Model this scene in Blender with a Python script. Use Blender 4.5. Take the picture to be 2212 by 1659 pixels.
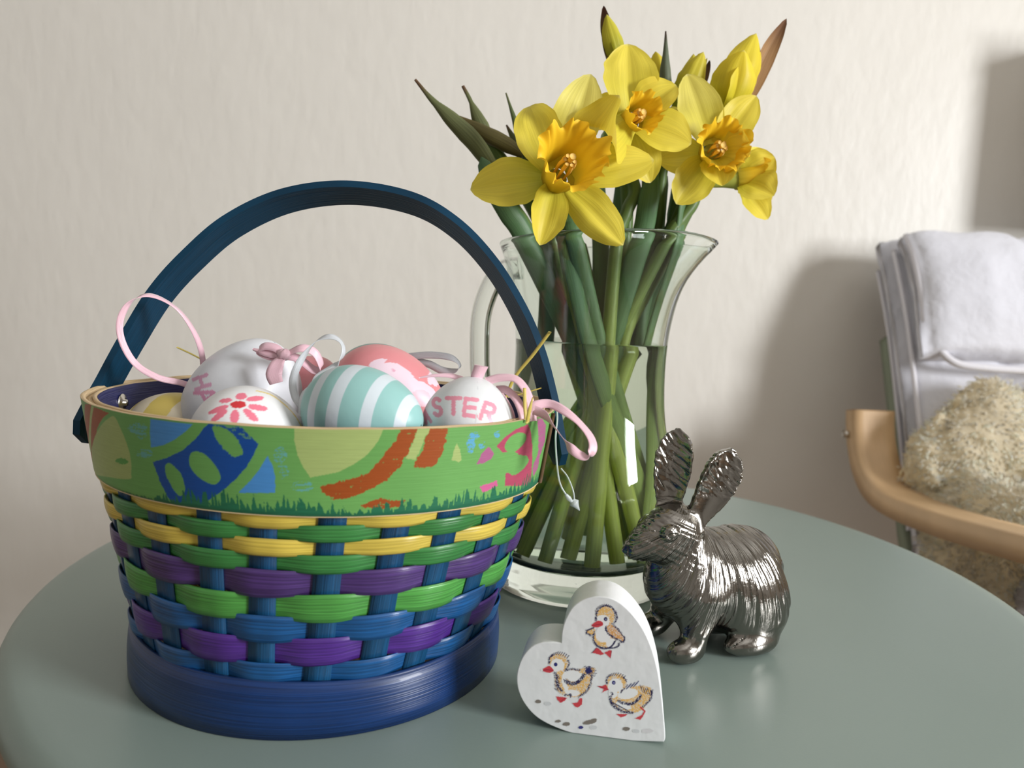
import bpy, math, random
import numpy as np
from mathutils import Matrix, Vector

for o in list(bpy.data.objects):
    bpy.data.objects.remove(o)
SC = bpy.context.scene
COL = SC.collection
RNG = np.random.default_rng(7)
random.seed(7)

# ------------------------------------------------------------------ camera
TZ = 0.58                      # table top above the floor
WALL_Y = 1.195
F, W, H = 1620.0, 2212, 1659   # focal length in pixels of the 2212x1659 frame
PITCH, ROLL, CH = math.radians(5.797), math.radians(2.465), 0.17131
cp, sp, cr, sr = math.cos(PITCH), math.sin(PITCH), math.cos(ROLL), math.sin(ROLL)
R0, U0, FW = Vector((1, 0, 0)), Vector((0, sp, cp)), Vector((0, cp, -sp))
cam_d = bpy.data.cameras.new('camera')
cam = bpy.data.objects.new('camera', cam_d)
COL.objects.link(cam)
cx, cy = cr * R0 + sr * U0, -sr * R0 + cr * U0
m = Matrix((cx, cy, -FW)).transposed().to_4x4()
m.translation = (0, 0, TZ + CH)
cam.matrix_world = m
cam_d.sensor_width = 36
cam_d.lens = F / W * 36
cam_d.clip_start = 0.01
cam_d.dof.use_dof = True
cam_d.dof.focus_distance = 0.36
cam_d.dof.aperture_fstop = 10.5
SC.camera = cam
SC.cycles.max_bounces = 10
SC.cycles.diffuse_bounces = 4
SC.cycles.glossy_bounces = 3
SC.cycles.transmission_bounces = 10
SC.cycles.use_light_tree = False

# ------------------------------------------------------------------ world, window light, exposure
wd = bpy.data.worlds.new('world')
wd.use_nodes = True
wd.node_tree.nodes['Background'].inputs[0].default_value = (0.75, 0.86, 1.0, 1)
wd.node_tree.nodes['Background'].inputs[1].default_value = 1.0
SC.world = wd
WIN_X, WIN_Y0, WIN_Y1, WIN_Z0, WIN_Z1 = 2.05, -1.10, -0.38, 0.80, 1.66
ld = bpy.data.lights.new('window_daylight', 'AREA')
ld.shape = 'RECTANGLE'
ld.size, ld.size_y = WIN_Z1 - WIN_Z0 - 0.1, WIN_Y1 - WIN_Y0 - 0.1
ld.energy = 81
ld.color = (0.97, 0.985, 1.0)
lo = bpy.data.objects.new('window_daylight', ld)
lo.location = (WIN_X - 0.02, (WIN_Y0 + WIN_Y1) / 2, (WIN_Z0 + WIN_Z1) / 2)
lo.rotation_euler = (0, math.radians(90), 0)
COL.objects.link(lo)
vs = SC.view_settings
vs.view_transform = 'Standard'
vs.look = 'None'
vs.gamma = 1
vs.use_curve_mapping = False
vs.exposure = 0.0

# ------------------------------------------------------------------ geometry helpers
def ray(x, y):
    x = (x - W / 2) / F
    y = -(y - H / 2) / F
    x, y = cr * x - sr * y, sr * x + cr * y
    return np.array([x, cp + y * sp, -sp + y * cp])

EYE = np.array([0, 0, TZ + CH])

def at(x, y, Y):
    """the point at distance Y from the photographer's position, seen at x, y"""
    d = ray(x, y)
    return EYE + d * Y / d[1]

def on(x, y, z=TZ):
    d = ray(x, y)
    return EYE + d * (z - EYE[2]) / d[2]

def on_plane(x, y, p0, n):
    d = ray(x, y)
    n = np.asarray(n, float)
    return EYE + d * ((np.asarray(p0) - EYE) @ n) / (d @ n)

def lin(c):
    c = np.asarray(c, float) / 255.0
    return np.where(c <= 0.04045, c / 12.92, ((c + 0.055) / 1.055) ** 2.4)

def unit(v):
    v = np.asarray(v, float)
    return v / np.maximum(np.linalg.norm(v, axis=-1, keepdims=True), 1e-12)

def smooth01(x):
    x = np.clip(x, 0, 1)
    return x * x * (3 - 2 * x)

def vnoise(p, seed=0):
    """value noise in -1..1 for points p of shape (n, d), d = 1..3"""
    p = np.atleast_2d(np.asarray(p, float))
    if p.shape[1] < 3:
        p = np.concatenate([p, np.zeros((len(p), 3 - p.shape[1]))], 1)
    i = np.floor(p).astype(np.int64)
    f = p - i
    f = f * f * (3 - 2 * f)
    out = np.zeros(len(p))
    for dx in (0, 1):
        for dy in (0, 1):
            for dz in (0, 1):
                hsh = ((i[:, 0] + dx) * 374761393 + (i[:, 1] + dy) * 668265263 + (i[:, 2] + dz) * 2147483647 + seed * 974711) & 0xffffffff
                hsh = ((hsh ^ (hsh >> 13)) * 1274126177) & 0xffffffff
                hsh = (hsh ^ (hsh >> 16)) & 0xffff
                wgt = (f[:, 0] if dx else 1 - f[:, 0]) * (f[:, 1] if dy else 1 - f[:, 1]) * (f[:, 2] if dz else 1 - f[:, 2])
                out += wgt * (hsh / 32767.5 - 1)
    return out

def catmull(pts, n):
    """n points on a smooth curve through pts"""
    P = np.asarray(pts, float)
    if len(P) == 2:
        t = np.linspace(0, 1, n)[:, None]
        return P[0] * (1 - t) + P[1] * t
    P = np.concatenate([[2 * P[0] - P[1]], P, [2 * P[-1] - P[-2]]])
    segs = len(P) - 3
    t = np.linspace(0, segs, n)
    k = np.minimum(t.astype(int), segs - 1)
    u = (t - k)[:, None]
    a, b, c, d = P[k], P[k + 1], P[k + 2], P[k + 3]
    return 0.5 * (2 * b + (c - a) * u + (2 * a - 5 * b + 4 * c - d) * u ** 2 + (3 * b - a - 3 * c + d) * u ** 3)

def grid_faces(nu, nv, cu=False, cv=False):
    iu = np.arange(nu if cu else nu - 1)
    iv = np.arange(nv if cv else nv - 1)
    a, b = np.meshgrid(iu, iv, indexing='ij')
    a, b = a.ravel(), b.ravel()
    a2, b2 = (a + 1) % nu, (b + 1) % nv
    return np.stack([a * nv + b, a2 * nv + b, a2 * nv + b2, a * nv + b2], 1)

ORIGIN = {}

def thing(name, label, cat, loc, group=None):
    o = bpy.data.objects.new(name, None)
    o.empty_display_size = 0.02
    COL.objects.link(o)
    o.location = loc
    o['label'] = label
    o['category'] = cat
    if group:
        o['group'] = group
    ORIGIN[o] = np.asarray(loc, float)
    return o

def tag(o, label, cat, group=None, kind=None):
    o['label'] = label
    o['category'] = cat
    if group:
        o['group'] = group
    if kind:
        o['kind'] = kind
    return o

def mesh(name, verts, faces, mat, parent=None, colors=None, uv=None, smooth=True, origin=None, mats=None, mat_idx=None):
    """one mesh object from world-space vertices; colors and uv are per vertex"""
    V = np.asarray(verts, float)
    org = ORIGIN[parent] if parent is not None else (np.asarray(origin, float) if origin is not None else np.zeros(3))
    me = bpy.data.meshes.new(name)
    if isinstance(faces, np.ndarray):
        nf, k = faces.shape
        me.vertices.add(len(V))
        me.vertices.foreach_set('co', (V - org).astype(np.float32).ravel())
        me.loops.add(nf * k)
        me.loops.foreach_set('vertex_index', faces.astype(np.int32).ravel())
        me.polygons.add(nf)
        me.polygons.foreach_set('loop_start', np.arange(0, nf * k, k, dtype=np.int32))
        me.update(calc_edges=True)
    else:
        me.from_pydata((V - org).tolist(), [], [list(map(int, f)) for f in faces])
    me.validate()
    if colors is not None:
        ca = me.color_attributes.new('Col', 'FLOAT_COLOR', 'POINT')
        c4 = np.ones((len(V), 4), np.float32)
        c4[:, :3] = colors
        ca.data.foreach_set('color', c4.ravel())
    if uv is not None:
        ul = me.uv_layers.new(name='UVMap')
        idx = np.empty(len(me.loops), np.int32)
        me.loops.foreach_get('vertex_index', idx)
        ul.data.foreach_set('uv', np.asarray(uv, np.float32)[idx].ravel())
    if smooth:
        me.polygons.foreach_set('use_smooth', np.ones(len(me.polygons), bool))
    for mm in (mats or [mat]):
        me.materials.append(mm)
    if mat_idx is not None:
        me.polygons.foreach_set('material_index', np.asarray(mat_idx, np.int32))
    o = bpy.data.objects.new(name, me)
    COL.objects.link(o)
    if parent is not None:
        o.parent = parent
        ORIGIN[o] = org
    else:
        o.location = org
        ORIGIN[o] = org
    return o

def frames(C):
    T = unit(np.gradient(C, axis=0))
    up = np.array([0, 0, 1.0]) if abs(T[0][2]) < 0.9 else np.array([0, 1.0, 0])
    N = np.zeros_like(C)
    n = unit(np.cross(np.cross(T[0], up), T[0]))
    for i in range(len(C)):
        n = unit(n - T[i] * (n @ T[i]))
        N[i] = n
    return T, N, np.cross(T, N)

def tube_geo(C, r, k=10, flat=1.0, caps=True):
    C = np.asarray(C, float)
    r = np.broadcast_to(np.asarray(r, float), (len(C),))
    T, N, B = frames(C)
    a = np.linspace(0, 2 * math.pi, k, endpoint=False)
    V = C[:, None] + r[:, None, None] * (np.cos(a)[None, :, None] * N[:, None] + flat * np.sin(a)[None, :, None] * B[:, None])
    f = grid_faces(len(C), k, False, True)
    V = V.reshape(-1, 3)
    n0 = len(V)
    if caps:
        V = np.concatenate([V, C[:1], C[-1:]])
        i = np.arange(k)
        j = (i + 1) % k
        c0 = np.stack([j, i, np.full(k, n0), np.full(k, n0)], 1)
        e = (len(C) - 1) * k
        c1 = np.stack([e + i, e + j, np.full(k, n0 + 1), np.full(k, n0 + 1)], 1)
        return V, [list(q) for q in f] + [list(q[:3]) for q in c0] + [list(q[:3]) for q in c1]
    return V, f

def tube(name, pts, r, mat, parent=None, k=10, n=None, **kw):
    C = catmull(pts, n or max(8, len(pts) * 8))
    if not np.isscalar(r):
        r = np.interp(np.linspace(0, 1, len(C)), np.linspace(0, 1, len(r)), r)
    V, f = tube_geo(C, r, k)
    return mesh(name, V, f, mat, parent, **kw)

def ribbon_geo(C, side, w, th):
    """solid flat band along C; side = across direction per point"""
    C = np.asarray(C, float)
    T = unit(np.gradient(C, axis=0))
    S = np.broadcast_to(np.asarray(side, float), C.shape)
    S = unit(S - T * np.sum(S * T, 1, keepdims=True))
    N = np.cross(T, S)
    w = np.broadcast_to(np.asarray(w, float), (len(C),))[:, None]
    rows = []
    for a, b in ((-1, 1), (-0.5, 1), (0, 1), (0.5, 1), (1, 1), (1, -1), (0, -1), (-1, -1)):
        rows.append(C + S * w * a * 0.5 + N * th * b * 0.5)
    V = np.stack(rows, 1)
    k = V.shape[1]
    f = [list(q) for q in grid_faces(len(C), k, False, True)]
    f.append(list(range(k))[::-1])
    f.append([(len(C) - 1) * k + i for i in range(k)])
    L = np.concatenate([[0], np.cumsum(np.linalg.norm(np.diff(C, axis=0), axis=1))])
    vv = np.array([0, .25, .5, .75, 1, 1, .5, 0])
    uv = np.stack([np.repeat(L, k), np.tile(vv, len(C)) * np.repeat(w[:, 0], k)], 1)
    return V.reshape(-1, 3), f, uv

def ribbon(name, pts, side, w, th, mat, parent=None, n=None, **kw):
    C = catmull(pts, n or max(10, len(pts) * 10))
    if np.ndim(side) == 2:
        side = catmull(side, len(C))
    if np.ndim(w) == 1:
        w = np.interp(np.linspace(0, 1, len(C)), np.linspace(0, 1, len(w)), w)
    V, f, uv = ribbon_geo(C, side, w, th)
    return mesh(name, V, f, mat, parent, uv=uv, **kw)

def box_geo(lo, hi):
    x0, y0, z0 = lo
    x1, y1, z1 = hi
    V = np.array([(x, y, z) for x in (x0, x1) for y in (y0, y1) for z in (z0, z1)], float)
    return V, [[0, 1, 3, 2], [4, 6, 7, 5], [0, 4, 5, 1], [2, 3, 7, 6], [0, 2, 6, 4], [1, 5, 7, 3]]

def box(name, lo, hi, mat, parent=None, bevel=0.0, **kw):
    V, f = box_geo(lo, hi)
    o = mesh(name, V, f, mat, parent, smooth=False, **kw)
    if bevel:
        b = o.modifiers.new('bevel', 'BEVEL')
        b.width = bevel
        b.segments = 3
    return o

def lathe_geo(prof, center, n=96, rmod=None):
    """prof: (r, z) closed or open list turned about the vertical through center"""
    prof = np.asarray(prof, float)
    a = np.linspace(0, 2 * math.pi, n, endpoint=False)
    r = prof[None, :, 0] * np.ones((n, 1))
    z = prof[None, :, 1] * np.ones((n, 1))
    if rmod is not None:
        r, z = rmod(a[:, None], r, z)
    V = np.stack([center[0] + r * np.cos(a)[:, None], center[1] + r * np.sin(a)[:, None], z + center[2]], -1)
    return V.reshape(-1, 3), grid_faces(n, len(prof), True, False)

def surface_nets(vol, org, h):
    """quads of the zero surface of vol (negative inside)"""
    s = vol < 0
    nx, ny, nz = vol.shape
    acc = np.zeros((nx - 1, ny - 1, nz - 1, 3), np.float32)
    cnt = np.zeros((nx - 1, ny - 1, nz - 1), np.int16)
    cor = [(i, j, k) for i in (0, 1) for j in (0, 1) for k in (0, 1)]
    sl = lambda c: (slice(c[0], nx - 1 + c[0]), slice(c[1], ny - 1 + c[1]), slice(c[2], nz - 1 + c[2]))
    for p in cor:
        for ax in range(3):
            if p[ax]:
                continue
            q = list(p)
            q[ax] = 1
            a, b = vol[sl(p)], vol[sl(q)]
            ch = (a < 0) != (b < 0)
            t = np.where(ch, a / np.where(ch, a - b, 1), 0)
            pos = [np.full(a.shape, p[k], np.float32) for k in range(3)]
            pos[ax] = t
            for k in range(3):
                acc[..., k] += np.where(ch, pos[k], 0)
            cnt += ch
    act = cnt > 0
    idx = -np.ones(act.shape, np.int64)
    idx[act] = np.arange(act.sum())
    cells = np.argwhere(act)
    V = np.asarray(org) + h * (cells + acc[act] / cnt[act][:, None])
    quads = []
    for ax in range(3):
        u, v = [(1, 2), (2, 0), (0, 1)][ax]
        a = [slice(None)] * 3
        b = [slice(None)] * 3
        a[ax] = slice(0, -1)
        b[ax] = slice(1, None)
        ch = s[tuple(a)] != s[tuple(b)]
        e = np.argwhere(ch)
        ok = (e[:, u] > 0) & (e[:, v] > 0) & (e[:, u] < vol.shape[u] - 1) & (e[:, v] < vol.shape[v] - 1)
        e = e[ok]
        flip = s[tuple(a)][tuple(e.T)]
        def cell(du, dv):
            c = e.copy()
            c[:, u] -= du
            c[:, v] -= dv
            return idx[tuple(c.T)]
        q = np.stack([cell(0, 0), cell(1, 0), cell(1, 1), cell(0, 1)], 1)
        q[~flip] = q[~flip][:, ::-1]
        quads.append(q)
    return V, np.concatenate(quads)

def smin(a, b, k):
    hh = np.clip(0.5 + 0.5 * (b - a) / k, 0, 1)
    return b * (1 - hh) + a * hh - k * hh * (1 - hh)

# ------------------------------------------------------------------ material helpers
def material(name, col=(200, 200, 200), rough=0.5, metal=0.0, spec=0.5, attr=False, bump=None, var=None, streak=None,
             sheen=0.0, coat=0.0, transl=0.0, sss=0.0, obj_space=True):
    """principled material; col in sRGB 0-255; bump=(scale, strength, dist, detail); var=(scale, amount); streak=(su, sv, amount, bump)"""
    mt = bpy.data.materials.new(name)
    mt.use_nodes = True
    nt = mt.node_tree
    N, L = nt.nodes, nt.links
    P = N['Principled BSDF']
    out = N['Material Output']
    P.inputs['Roughness'].default_value = rough
    P.inputs['Metallic'].default_value = metal
    P.inputs['Specular IOR Level'].default_value = spec
    P.inputs['Sheen Weight'].default_value = sheen
    P.inputs['Coat Weight'].default_value = coat
    if sss:
        P.inputs['Subsurface Weight'].default_value = sss
        P.inputs['Subsurface Radius'].default_value = (0.004, 0.003, 0.001)
        P.inputs['Subsurface Scale'].default_value = 1.0
    base = None
    if attr:
        a = N.new('ShaderNodeVertexColor')
        a.layer_name = 'Col'
        base = a.outputs['Color']
    else:
        rgb = N.new('ShaderNodeRGB')
        rgb.outputs[0].default_value = (*lin(col), 1)
        base = rgb.outputs[0]
    tc = N.new('ShaderNodeTexCoord')
    height = None
    def scaled(fac_out, lo_, hi_):
        mr = N.new('ShaderNodeMapRange')
        mr.inputs['From Min'].default_value = 0.25
        mr.inputs['From Max'].default_value = 0.75
        mr.inputs['To Min'].default_value = lo_
        mr.inputs['To Max'].default_value = hi_
        L.new(fac_out, mr.inputs['Value'])
        return mr.outputs['Result']
    def mul(colr, val):
        mx = N.new('ShaderNodeVectorMath')
        mx.operation = 'SCALE'
        L.new(colr, mx.inputs[0])
        L.new(val, mx.inputs['Scale'])
        return mx.outputs[0]
    if streak:
        su, sv, amt, bst = streak
        mp = N.new('ShaderNodeMapping')
        mp.inputs['Scale'].default_value = (su, sv, 1)
        L.new(tc.outputs['UV'], mp.inputs['Vector'])
        nz = N.new('ShaderNodeTexNoise')
        nz.inputs['Scale'].default_value = 1.0
        nz.inputs['Detail'].default_value = 2.0
        nz.inputs['Roughness'].default_value = 0.65
        L.new(mp.outputs[0], nz.inputs['Vector'])
        base = mul(base, scaled(nz.outputs['Fac'], 1 - amt, 1 + amt * 0.7))
        bp = N.new('ShaderNodeBump')
        bp.inputs['Strength'].default_value = bst
        bp.inputs['Distance'].default_value = 0.0006
        L.new(nz.outputs['Fac'], bp.inputs['Height'])
        height = bp
    if var:
        nz = N.new('ShaderNodeTexNoise')
        nz.inputs['Scale'].default_value = var[0]
        nz.inputs['Detail'].default_value = 2.0
        L.new(tc.outputs['Object'], nz.inputs['Vector'])
        base = mul(base, scaled(nz.outputs['Fac'], 1 - var[1], 1 + var[1]))
    if bump:
        nz = N.new('ShaderNodeTexNoise')
        nz.inputs['Scale'].default_value = bump[0]
        nz.inputs['Detail'].default_value = bump[3] if len(bump) > 3 else 2.0
        L.new(tc.outputs['Object'], nz.inputs['Vector'])
        bp = N.new('ShaderNodeBump')
        bp.inputs['Strength'].default_value = bump[1]
        bp.inputs['Distance'].default_value = bump[2]
        L.new(nz.outputs['Fac'], bp.inputs['Height'])
        if height:
            L.new(height.outputs[0], bp.inputs['Normal'])
        height = bp
    L.new(base, P.inputs['Base Color'])
    if height:
        L.new(height.outputs[0], P.inputs['Normal'])
    if transl:
        tr = N.new('ShaderNodeBsdfTranslucent')
        L.new(base, tr.inputs['Color'])
        if height:
            L.new(height.outputs[0], tr.inputs['Normal'])
        mx = N.new('ShaderNodeMixShader')
        mx.inputs[0].default_value = transl
        L.new(P.outputs[0], mx.inputs[1])
        L.new(tr.outputs[0], mx.inputs[2])
        L.new(mx.outputs[0], out.inputs['Surface'])
    return mt

def glass(name, col=(255, 255, 255), ior=1.5, rough=0.0):
    mt = bpy.data.materials.new(name)
    mt.use_nodes = True
    N, L = mt.node_tree.nodes, mt.node_tree.links
    N.remove(N['Principled BSDF'])
    g = N.new('ShaderNodeBsdfGlass')
    g.inputs['Color'].default_value = (*lin(col), 1)
    g.inputs['IOR'].default_value = ior
    g.inputs['Roughness'].default_value = rough
    L.new(g.outputs[0], N['Material Output'].inputs['Surface'])
    return mt

# ------------------------------------------------------------------ the room
def wall_material():
    mt = material('painted_plaster', (234, 230, 222), rough=0.42, spec=0.35, var=(1.3, 0.02))
    N, L = mt.node_tree.nodes, mt.node_tree.links
    tc = N.new('ShaderNodeTexCoord')
    mp = N.new('ShaderNodeMapping')
    mp.inputs['Scale'].default_value = (60, 60, 26)
    L.new(tc.outputs['Object'], mp.inputs['Vector'])
    a = N.new('ShaderNodeTexNoise')
    a.inputs['Scale'].default_value = 1.0
    a.inputs['Detail'].default_value = 2.5
    L.new(mp.outputs[0], a.inputs['Vector'])
    b = N.new('ShaderNodeTexNoise')
    b.inputs['Scale'].default_value = 7.0
    b.inputs['Detail'].default_value = 2.0
    L.new(tc.outputs['Object'], b.inputs['Vector'])
    ad = N.new('ShaderNodeMath')
    ad.operation = 'MULTIPLY_ADD'
    ad.inputs[1].default_value = 3.0
    L.new(b.outputs['Fac'], ad.inputs[0])
    L.new(a.outputs['Fac'], ad.inputs[2])
    bp = N.new('ShaderNodeBump')
    bp.inputs['Strength'].default_value = 0.18
    bp.inputs['Distance'].default_value = 0.006
    L.new(ad.outputs[0], bp.inputs['Height'])
    L.new(bp.outputs[0], N['Principled BSDF'].inputs['Normal'])
    return mt

MAT_WALL = wall_material()
MAT_SIDE = material('side_wall_paint', (212, 210, 205), rough=0.8)
MAT_CEIL = material('ceiling_paint', (230, 229, 226), rough=0.8)
MAT_FLOOR = material('wood_floor', (120, 98, 78), rough=0.45, var=(3, 0.15))
MAT_TRIM = material('trim_paint', (228, 222, 214), rough=0.4)
X0, X1, Y0, Y1, ZC = -2.6, WIN_X, -3.4, WALL_Y, 2.5

def struct(o):
    o['kind'] = 'structure'
    return o

def quadmesh(name, quads, mat):
    V, f = [], []
    for q in quads:
        f.append(list(range(len(V), len(V) + 4)))
        V += q
    return struct(mesh(name, V, f, mat, smooth=False))

struct(box('wall_back', (X0, Y1, 0), (X1 + 0.1, Y1 + 0.1, ZC), MAT_WALL))
struct(box('wall_left', (X0 - 0.1, Y0, 0), (X0, Y1, ZC), MAT_SIDE))
struct(box('wall_front', (X0, Y0 - 0.1, 0), (X1, Y0, ZC), MAT_SIDE))
struct(box('floor', (X0, Y0, -0.05), (X1, Y1, 0.0), MAT_FLOOR))
struct(box('ceiling', (X0, Y0, ZC), (X1, Y1, ZC + 0.05), MAT_CEIL))
def wall_with_opening():
    V, f = [], []
    for lo_, hi_ in (((X1, Y0, 0), (X1 + 0.12, Y1, WIN_Z0)), ((X1, Y0, WIN_Z1), (X1 + 0.12, Y1, ZC)),
                     ((X1, Y0, WIN_Z0), (X1 + 0.12, WIN_Y0, WIN_Z1)), ((X1, WIN_Y1, WIN_Z0), (X1 + 0.12, Y1, WIN_Z1))):
        v, ff = box_geo(lo_, hi_)
        f += [[i + len(V) for i in q] for q in ff]
        V += v.tolist()
    return struct(mesh('wall_right', V, f, MAT_WALL, smooth=False))
wall_with_opening()
struct(box('baseboard_back', (X0, Y1 - 0.015, 0), (X1, Y1, 0.09), MAT_TRIM, bevel=0.003))
wn = bpy.data.objects.new('window_1', None)
COL.objects.link(wn)
wn.location = (X1, WIN_Y0, WIN_Z0)
ORIGIN[wn] = np.array([X1, WIN_Y0, WIN_Z0])
wn['kind'] = 'structure'
MAT_PANE = glass('window_glass', ior=1.45)
ym = (WIN_Y0 + WIN_Y1) / 2
for lo_, hi_ in (((X1 + .03, WIN_Y0, WIN_Z0), (X1 + .08, WIN_Y0 + .05, WIN_Z1)), ((X1 + .03, WIN_Y1 - .05, WIN_Z0), (X1 + .08, WIN_Y1, WIN_Z1)),
                 ((X1 + .03, WIN_Y0 + .05, WIN_Z0), (X1 + .08, WIN_Y1 - .05, WIN_Z0 + .05)), ((X1 + .03, WIN_Y0 + .05, WIN_Z1 - .05), (X1 + .08, WIN_Y1 - .05, WIN_Z1)),
                 ((X1 + .03, ym - .025, WIN_Z0 + .05), (X1 + .08, ym + .025, WIN_Z1 - .05))):
    box('window_frame', lo_, hi_, MAT_TRIM, wn, bevel=0.004)
for a_, b_ in ((WIN_Y0 + .05, ym - .025), (ym + .025, WIN_Y1 - .05)):
    box('pane', (X1 + .053, a_, WIN_Z0 + .05), (X1 + .057, b_, WIN_Z1 - .05), MAT_PANE, wn)

# made-up cabinet, unseen at the right, added to shade the wall above the armchair
MAT_CAB = material('shade_cabinet_paint', (196, 188, 178), rough=0.5)
CX0, CX1, CY0, CY1, CZ0, CZ = 0.80, 1.20, WALL_Y - 0.16, WALL_Y, TZ + 0.328, TZ + 0.60
cab = thing('added_shade_cabinet', 'unseen beige cabinet added to shade the wall above the armchair', 'cabinet', ((CX0 + CX1) / 2, WALL_Y, CZ0))
box('body', (CX0, CY0 + .012, CZ0), (CX1, CY1, CZ - .015), MAT_CAB, cab, bevel=0.003)
box('top', (CX0 - .004, CY0, CZ - .015), (CX1 + .004, CY1, CZ), MAT_CAB, cab, bevel=0.004)
for k in range(2):
    xa = CX0 + .006 + k * (CX1 - CX0 - .01) / 2
    d = box('door', (xa, CY0, CZ0 + .006), (xa + (CX1 - CX0) / 2 - .012, CY0 + .012, CZ - .02), MAT_CAB, cab, bevel=0.003)
    xh = xa + (CX1 - CX0) / 2 - .03 if k == 0 else xa + .012
    box('handle', (xh, CY0 - .012, CZ0 + .10), (xh + .008, CY0, CZ0 + .17), MAT_TRIM, d, bevel=0.002)

# ------------------------------------------------------------------ round side table
MAT_TABLE = material('grey_green_lacquer', (131, 146, 139), rough=0.34, spec=0.55, bump=(900, 0.03, 0.001), var=(9, 0.03))
TC = (0.0233, 0.4887)
tb = thing('side_table', 'round grey-green side table carrying the easter basket and jug', 'table', (TC[0], TC[1], 0))
RT = 0.3
def tabletop():
    prof = [(0.0005, 0)]
    for r in np.linspace(0.05, RT - 0.012, 14):
        prof.append((r, 0))
    for a in np.linspace(90, -90, 13)[1:]:
        prof.append((RT - 0.009 + 0.012 * math.cos(math.radians(a)), -0.011 + 0.011 * math.sin(math.radians(a))))
    prof += [(RT - 0.05, -0.022), (0.0005, -0.022)]
    V, f = lathe_geo(prof, (TC[0], TC[1], TZ), 200)
    return mesh('tabletop', V, f, MAT_TABLE, tb)
tabletop()
for k in range(4):
    a = math.radians(45 + 90 * k)
    top = np.array([TC[0] + .2 * math.cos(a), TC[1] + .2 * math.sin(a), TZ - .02])
    bot = np.array([TC[0] + .23 * math.cos(a), TC[1] + .23 * math.sin(a), 0.0])
    tube('leg', [top, (top + bot) / 2, bot], 0.011, MAT_TABLE, tb, k=14)

# ------------------------------------------------------------------ easter basket
BC = np.array([-0.0895, 0.363, TZ])
E1 = np.array([0.957, -0.290, 0.0])
E2 = np.array([0.290, 0.957, 0.0])
RIM_T, RIM_B = 0.1253, 0.0915

def ell(phi, a, b, z, off=0.0):
    """points on the basket's oval at heights z above the table, pushed outwards by off"""
    phi, a, b, z, off = np.broadcast_arrays(phi, a, b, z, off)
    c, s = np.cos(phi), np.sin(phi)
    n = unit(np.stack([c / a, s / b], -1))
    u = a * c + n[..., 0] * off
    v = b * s + n[..., 1] * off
    return BC + u[..., None] * E1 + v[..., None] * E2 + z[..., None] * np.array([0, 0, 1.0])

def body_ab(z):
    t = np.clip((z - 0.02) / (0.092 - 0.02), 0, 1.3) ** 0.93
    return 0.0838 + (0.1030 - 0.0838) * t, 0.0838 + (0.0900 - 0.0838) * t

def rim_ab(z):
    t = (z - 0.0915) / (RIM_T - 0.0915)
    return 0.1065 + 0.0050 * t, 0.0935 + 0.0050 * t

bk = thing('easter_basket', 'woven easter basket of blue, green, yellow and purple strips with blue handle', 'basket', tuple(BC))
def strip_mat(name, col, su, sv, amt=0.42, rough=0.34):
    return material(name, col, rough=rough, spec=0.5, streak=(su, sv, amt, 0.5), var=(40, 0.12), coat=0.1)
SW = {
    'yellow': strip_mat('yellow_strip', (206, 182, 78), 22, 1500, 0.28),
    'green': strip_mat('green_strip', (56, 124, 62), 22, 1500, 0.48),
    'light_green': strip_mat('light_green_strip', (78, 150, 68), 22, 1500, 0.48),
    'purple': strip_mat('purple_strip', (74, 50, 108), 22, 1500, 0.55),
    'violet': strip_mat('violet_strip', (78, 42, 130), 22, 1500, 0.55),
    'blue': strip_mat('blue_strip', (22, 80, 134), 22, 1500, 0.55),
    'base': strip_mat('base_band_blue', (11, 47, 98), 10, 1200, 0.5),
}
MAT_SPOKE = strip_mat('spoke_blue', (22, 72, 110), 22, 1500, 0.6)
MAT_HANDLE = material('handle_blue', (15, 56, 80), rough=0.5, spec=0.2, streak=(14, 900, 0.35, 0.5), var=(40, 0.12))
MAT_RIM = material('printed_rim', attr=True, rough=0.42, spec=0.4, streak=(25, 1500, 0.06, 0.15))
MAT_TAN = material('raw_wood_edge', (208, 182, 142), rough=0.7, streak=(40, 1500, 0.3, 0.3))
MAT_NAVY = material('navy_inside', (36, 40, 92), rough=0.4, streak=(25, 1500, 0.3, 0.3))
MAT_STEEL = material('rivet_steel', (200, 196, 188), rough=0.25, metal=1.0)
MAT_BROWN = material('rim_seam_brown', (92, 66, 36), rough=0.7, streak=(60, 1500, 0.4, 0.4))

NSP = 26
PHI0 = math.radians(299)
DPH = 2 * math.pi / NSP

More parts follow.
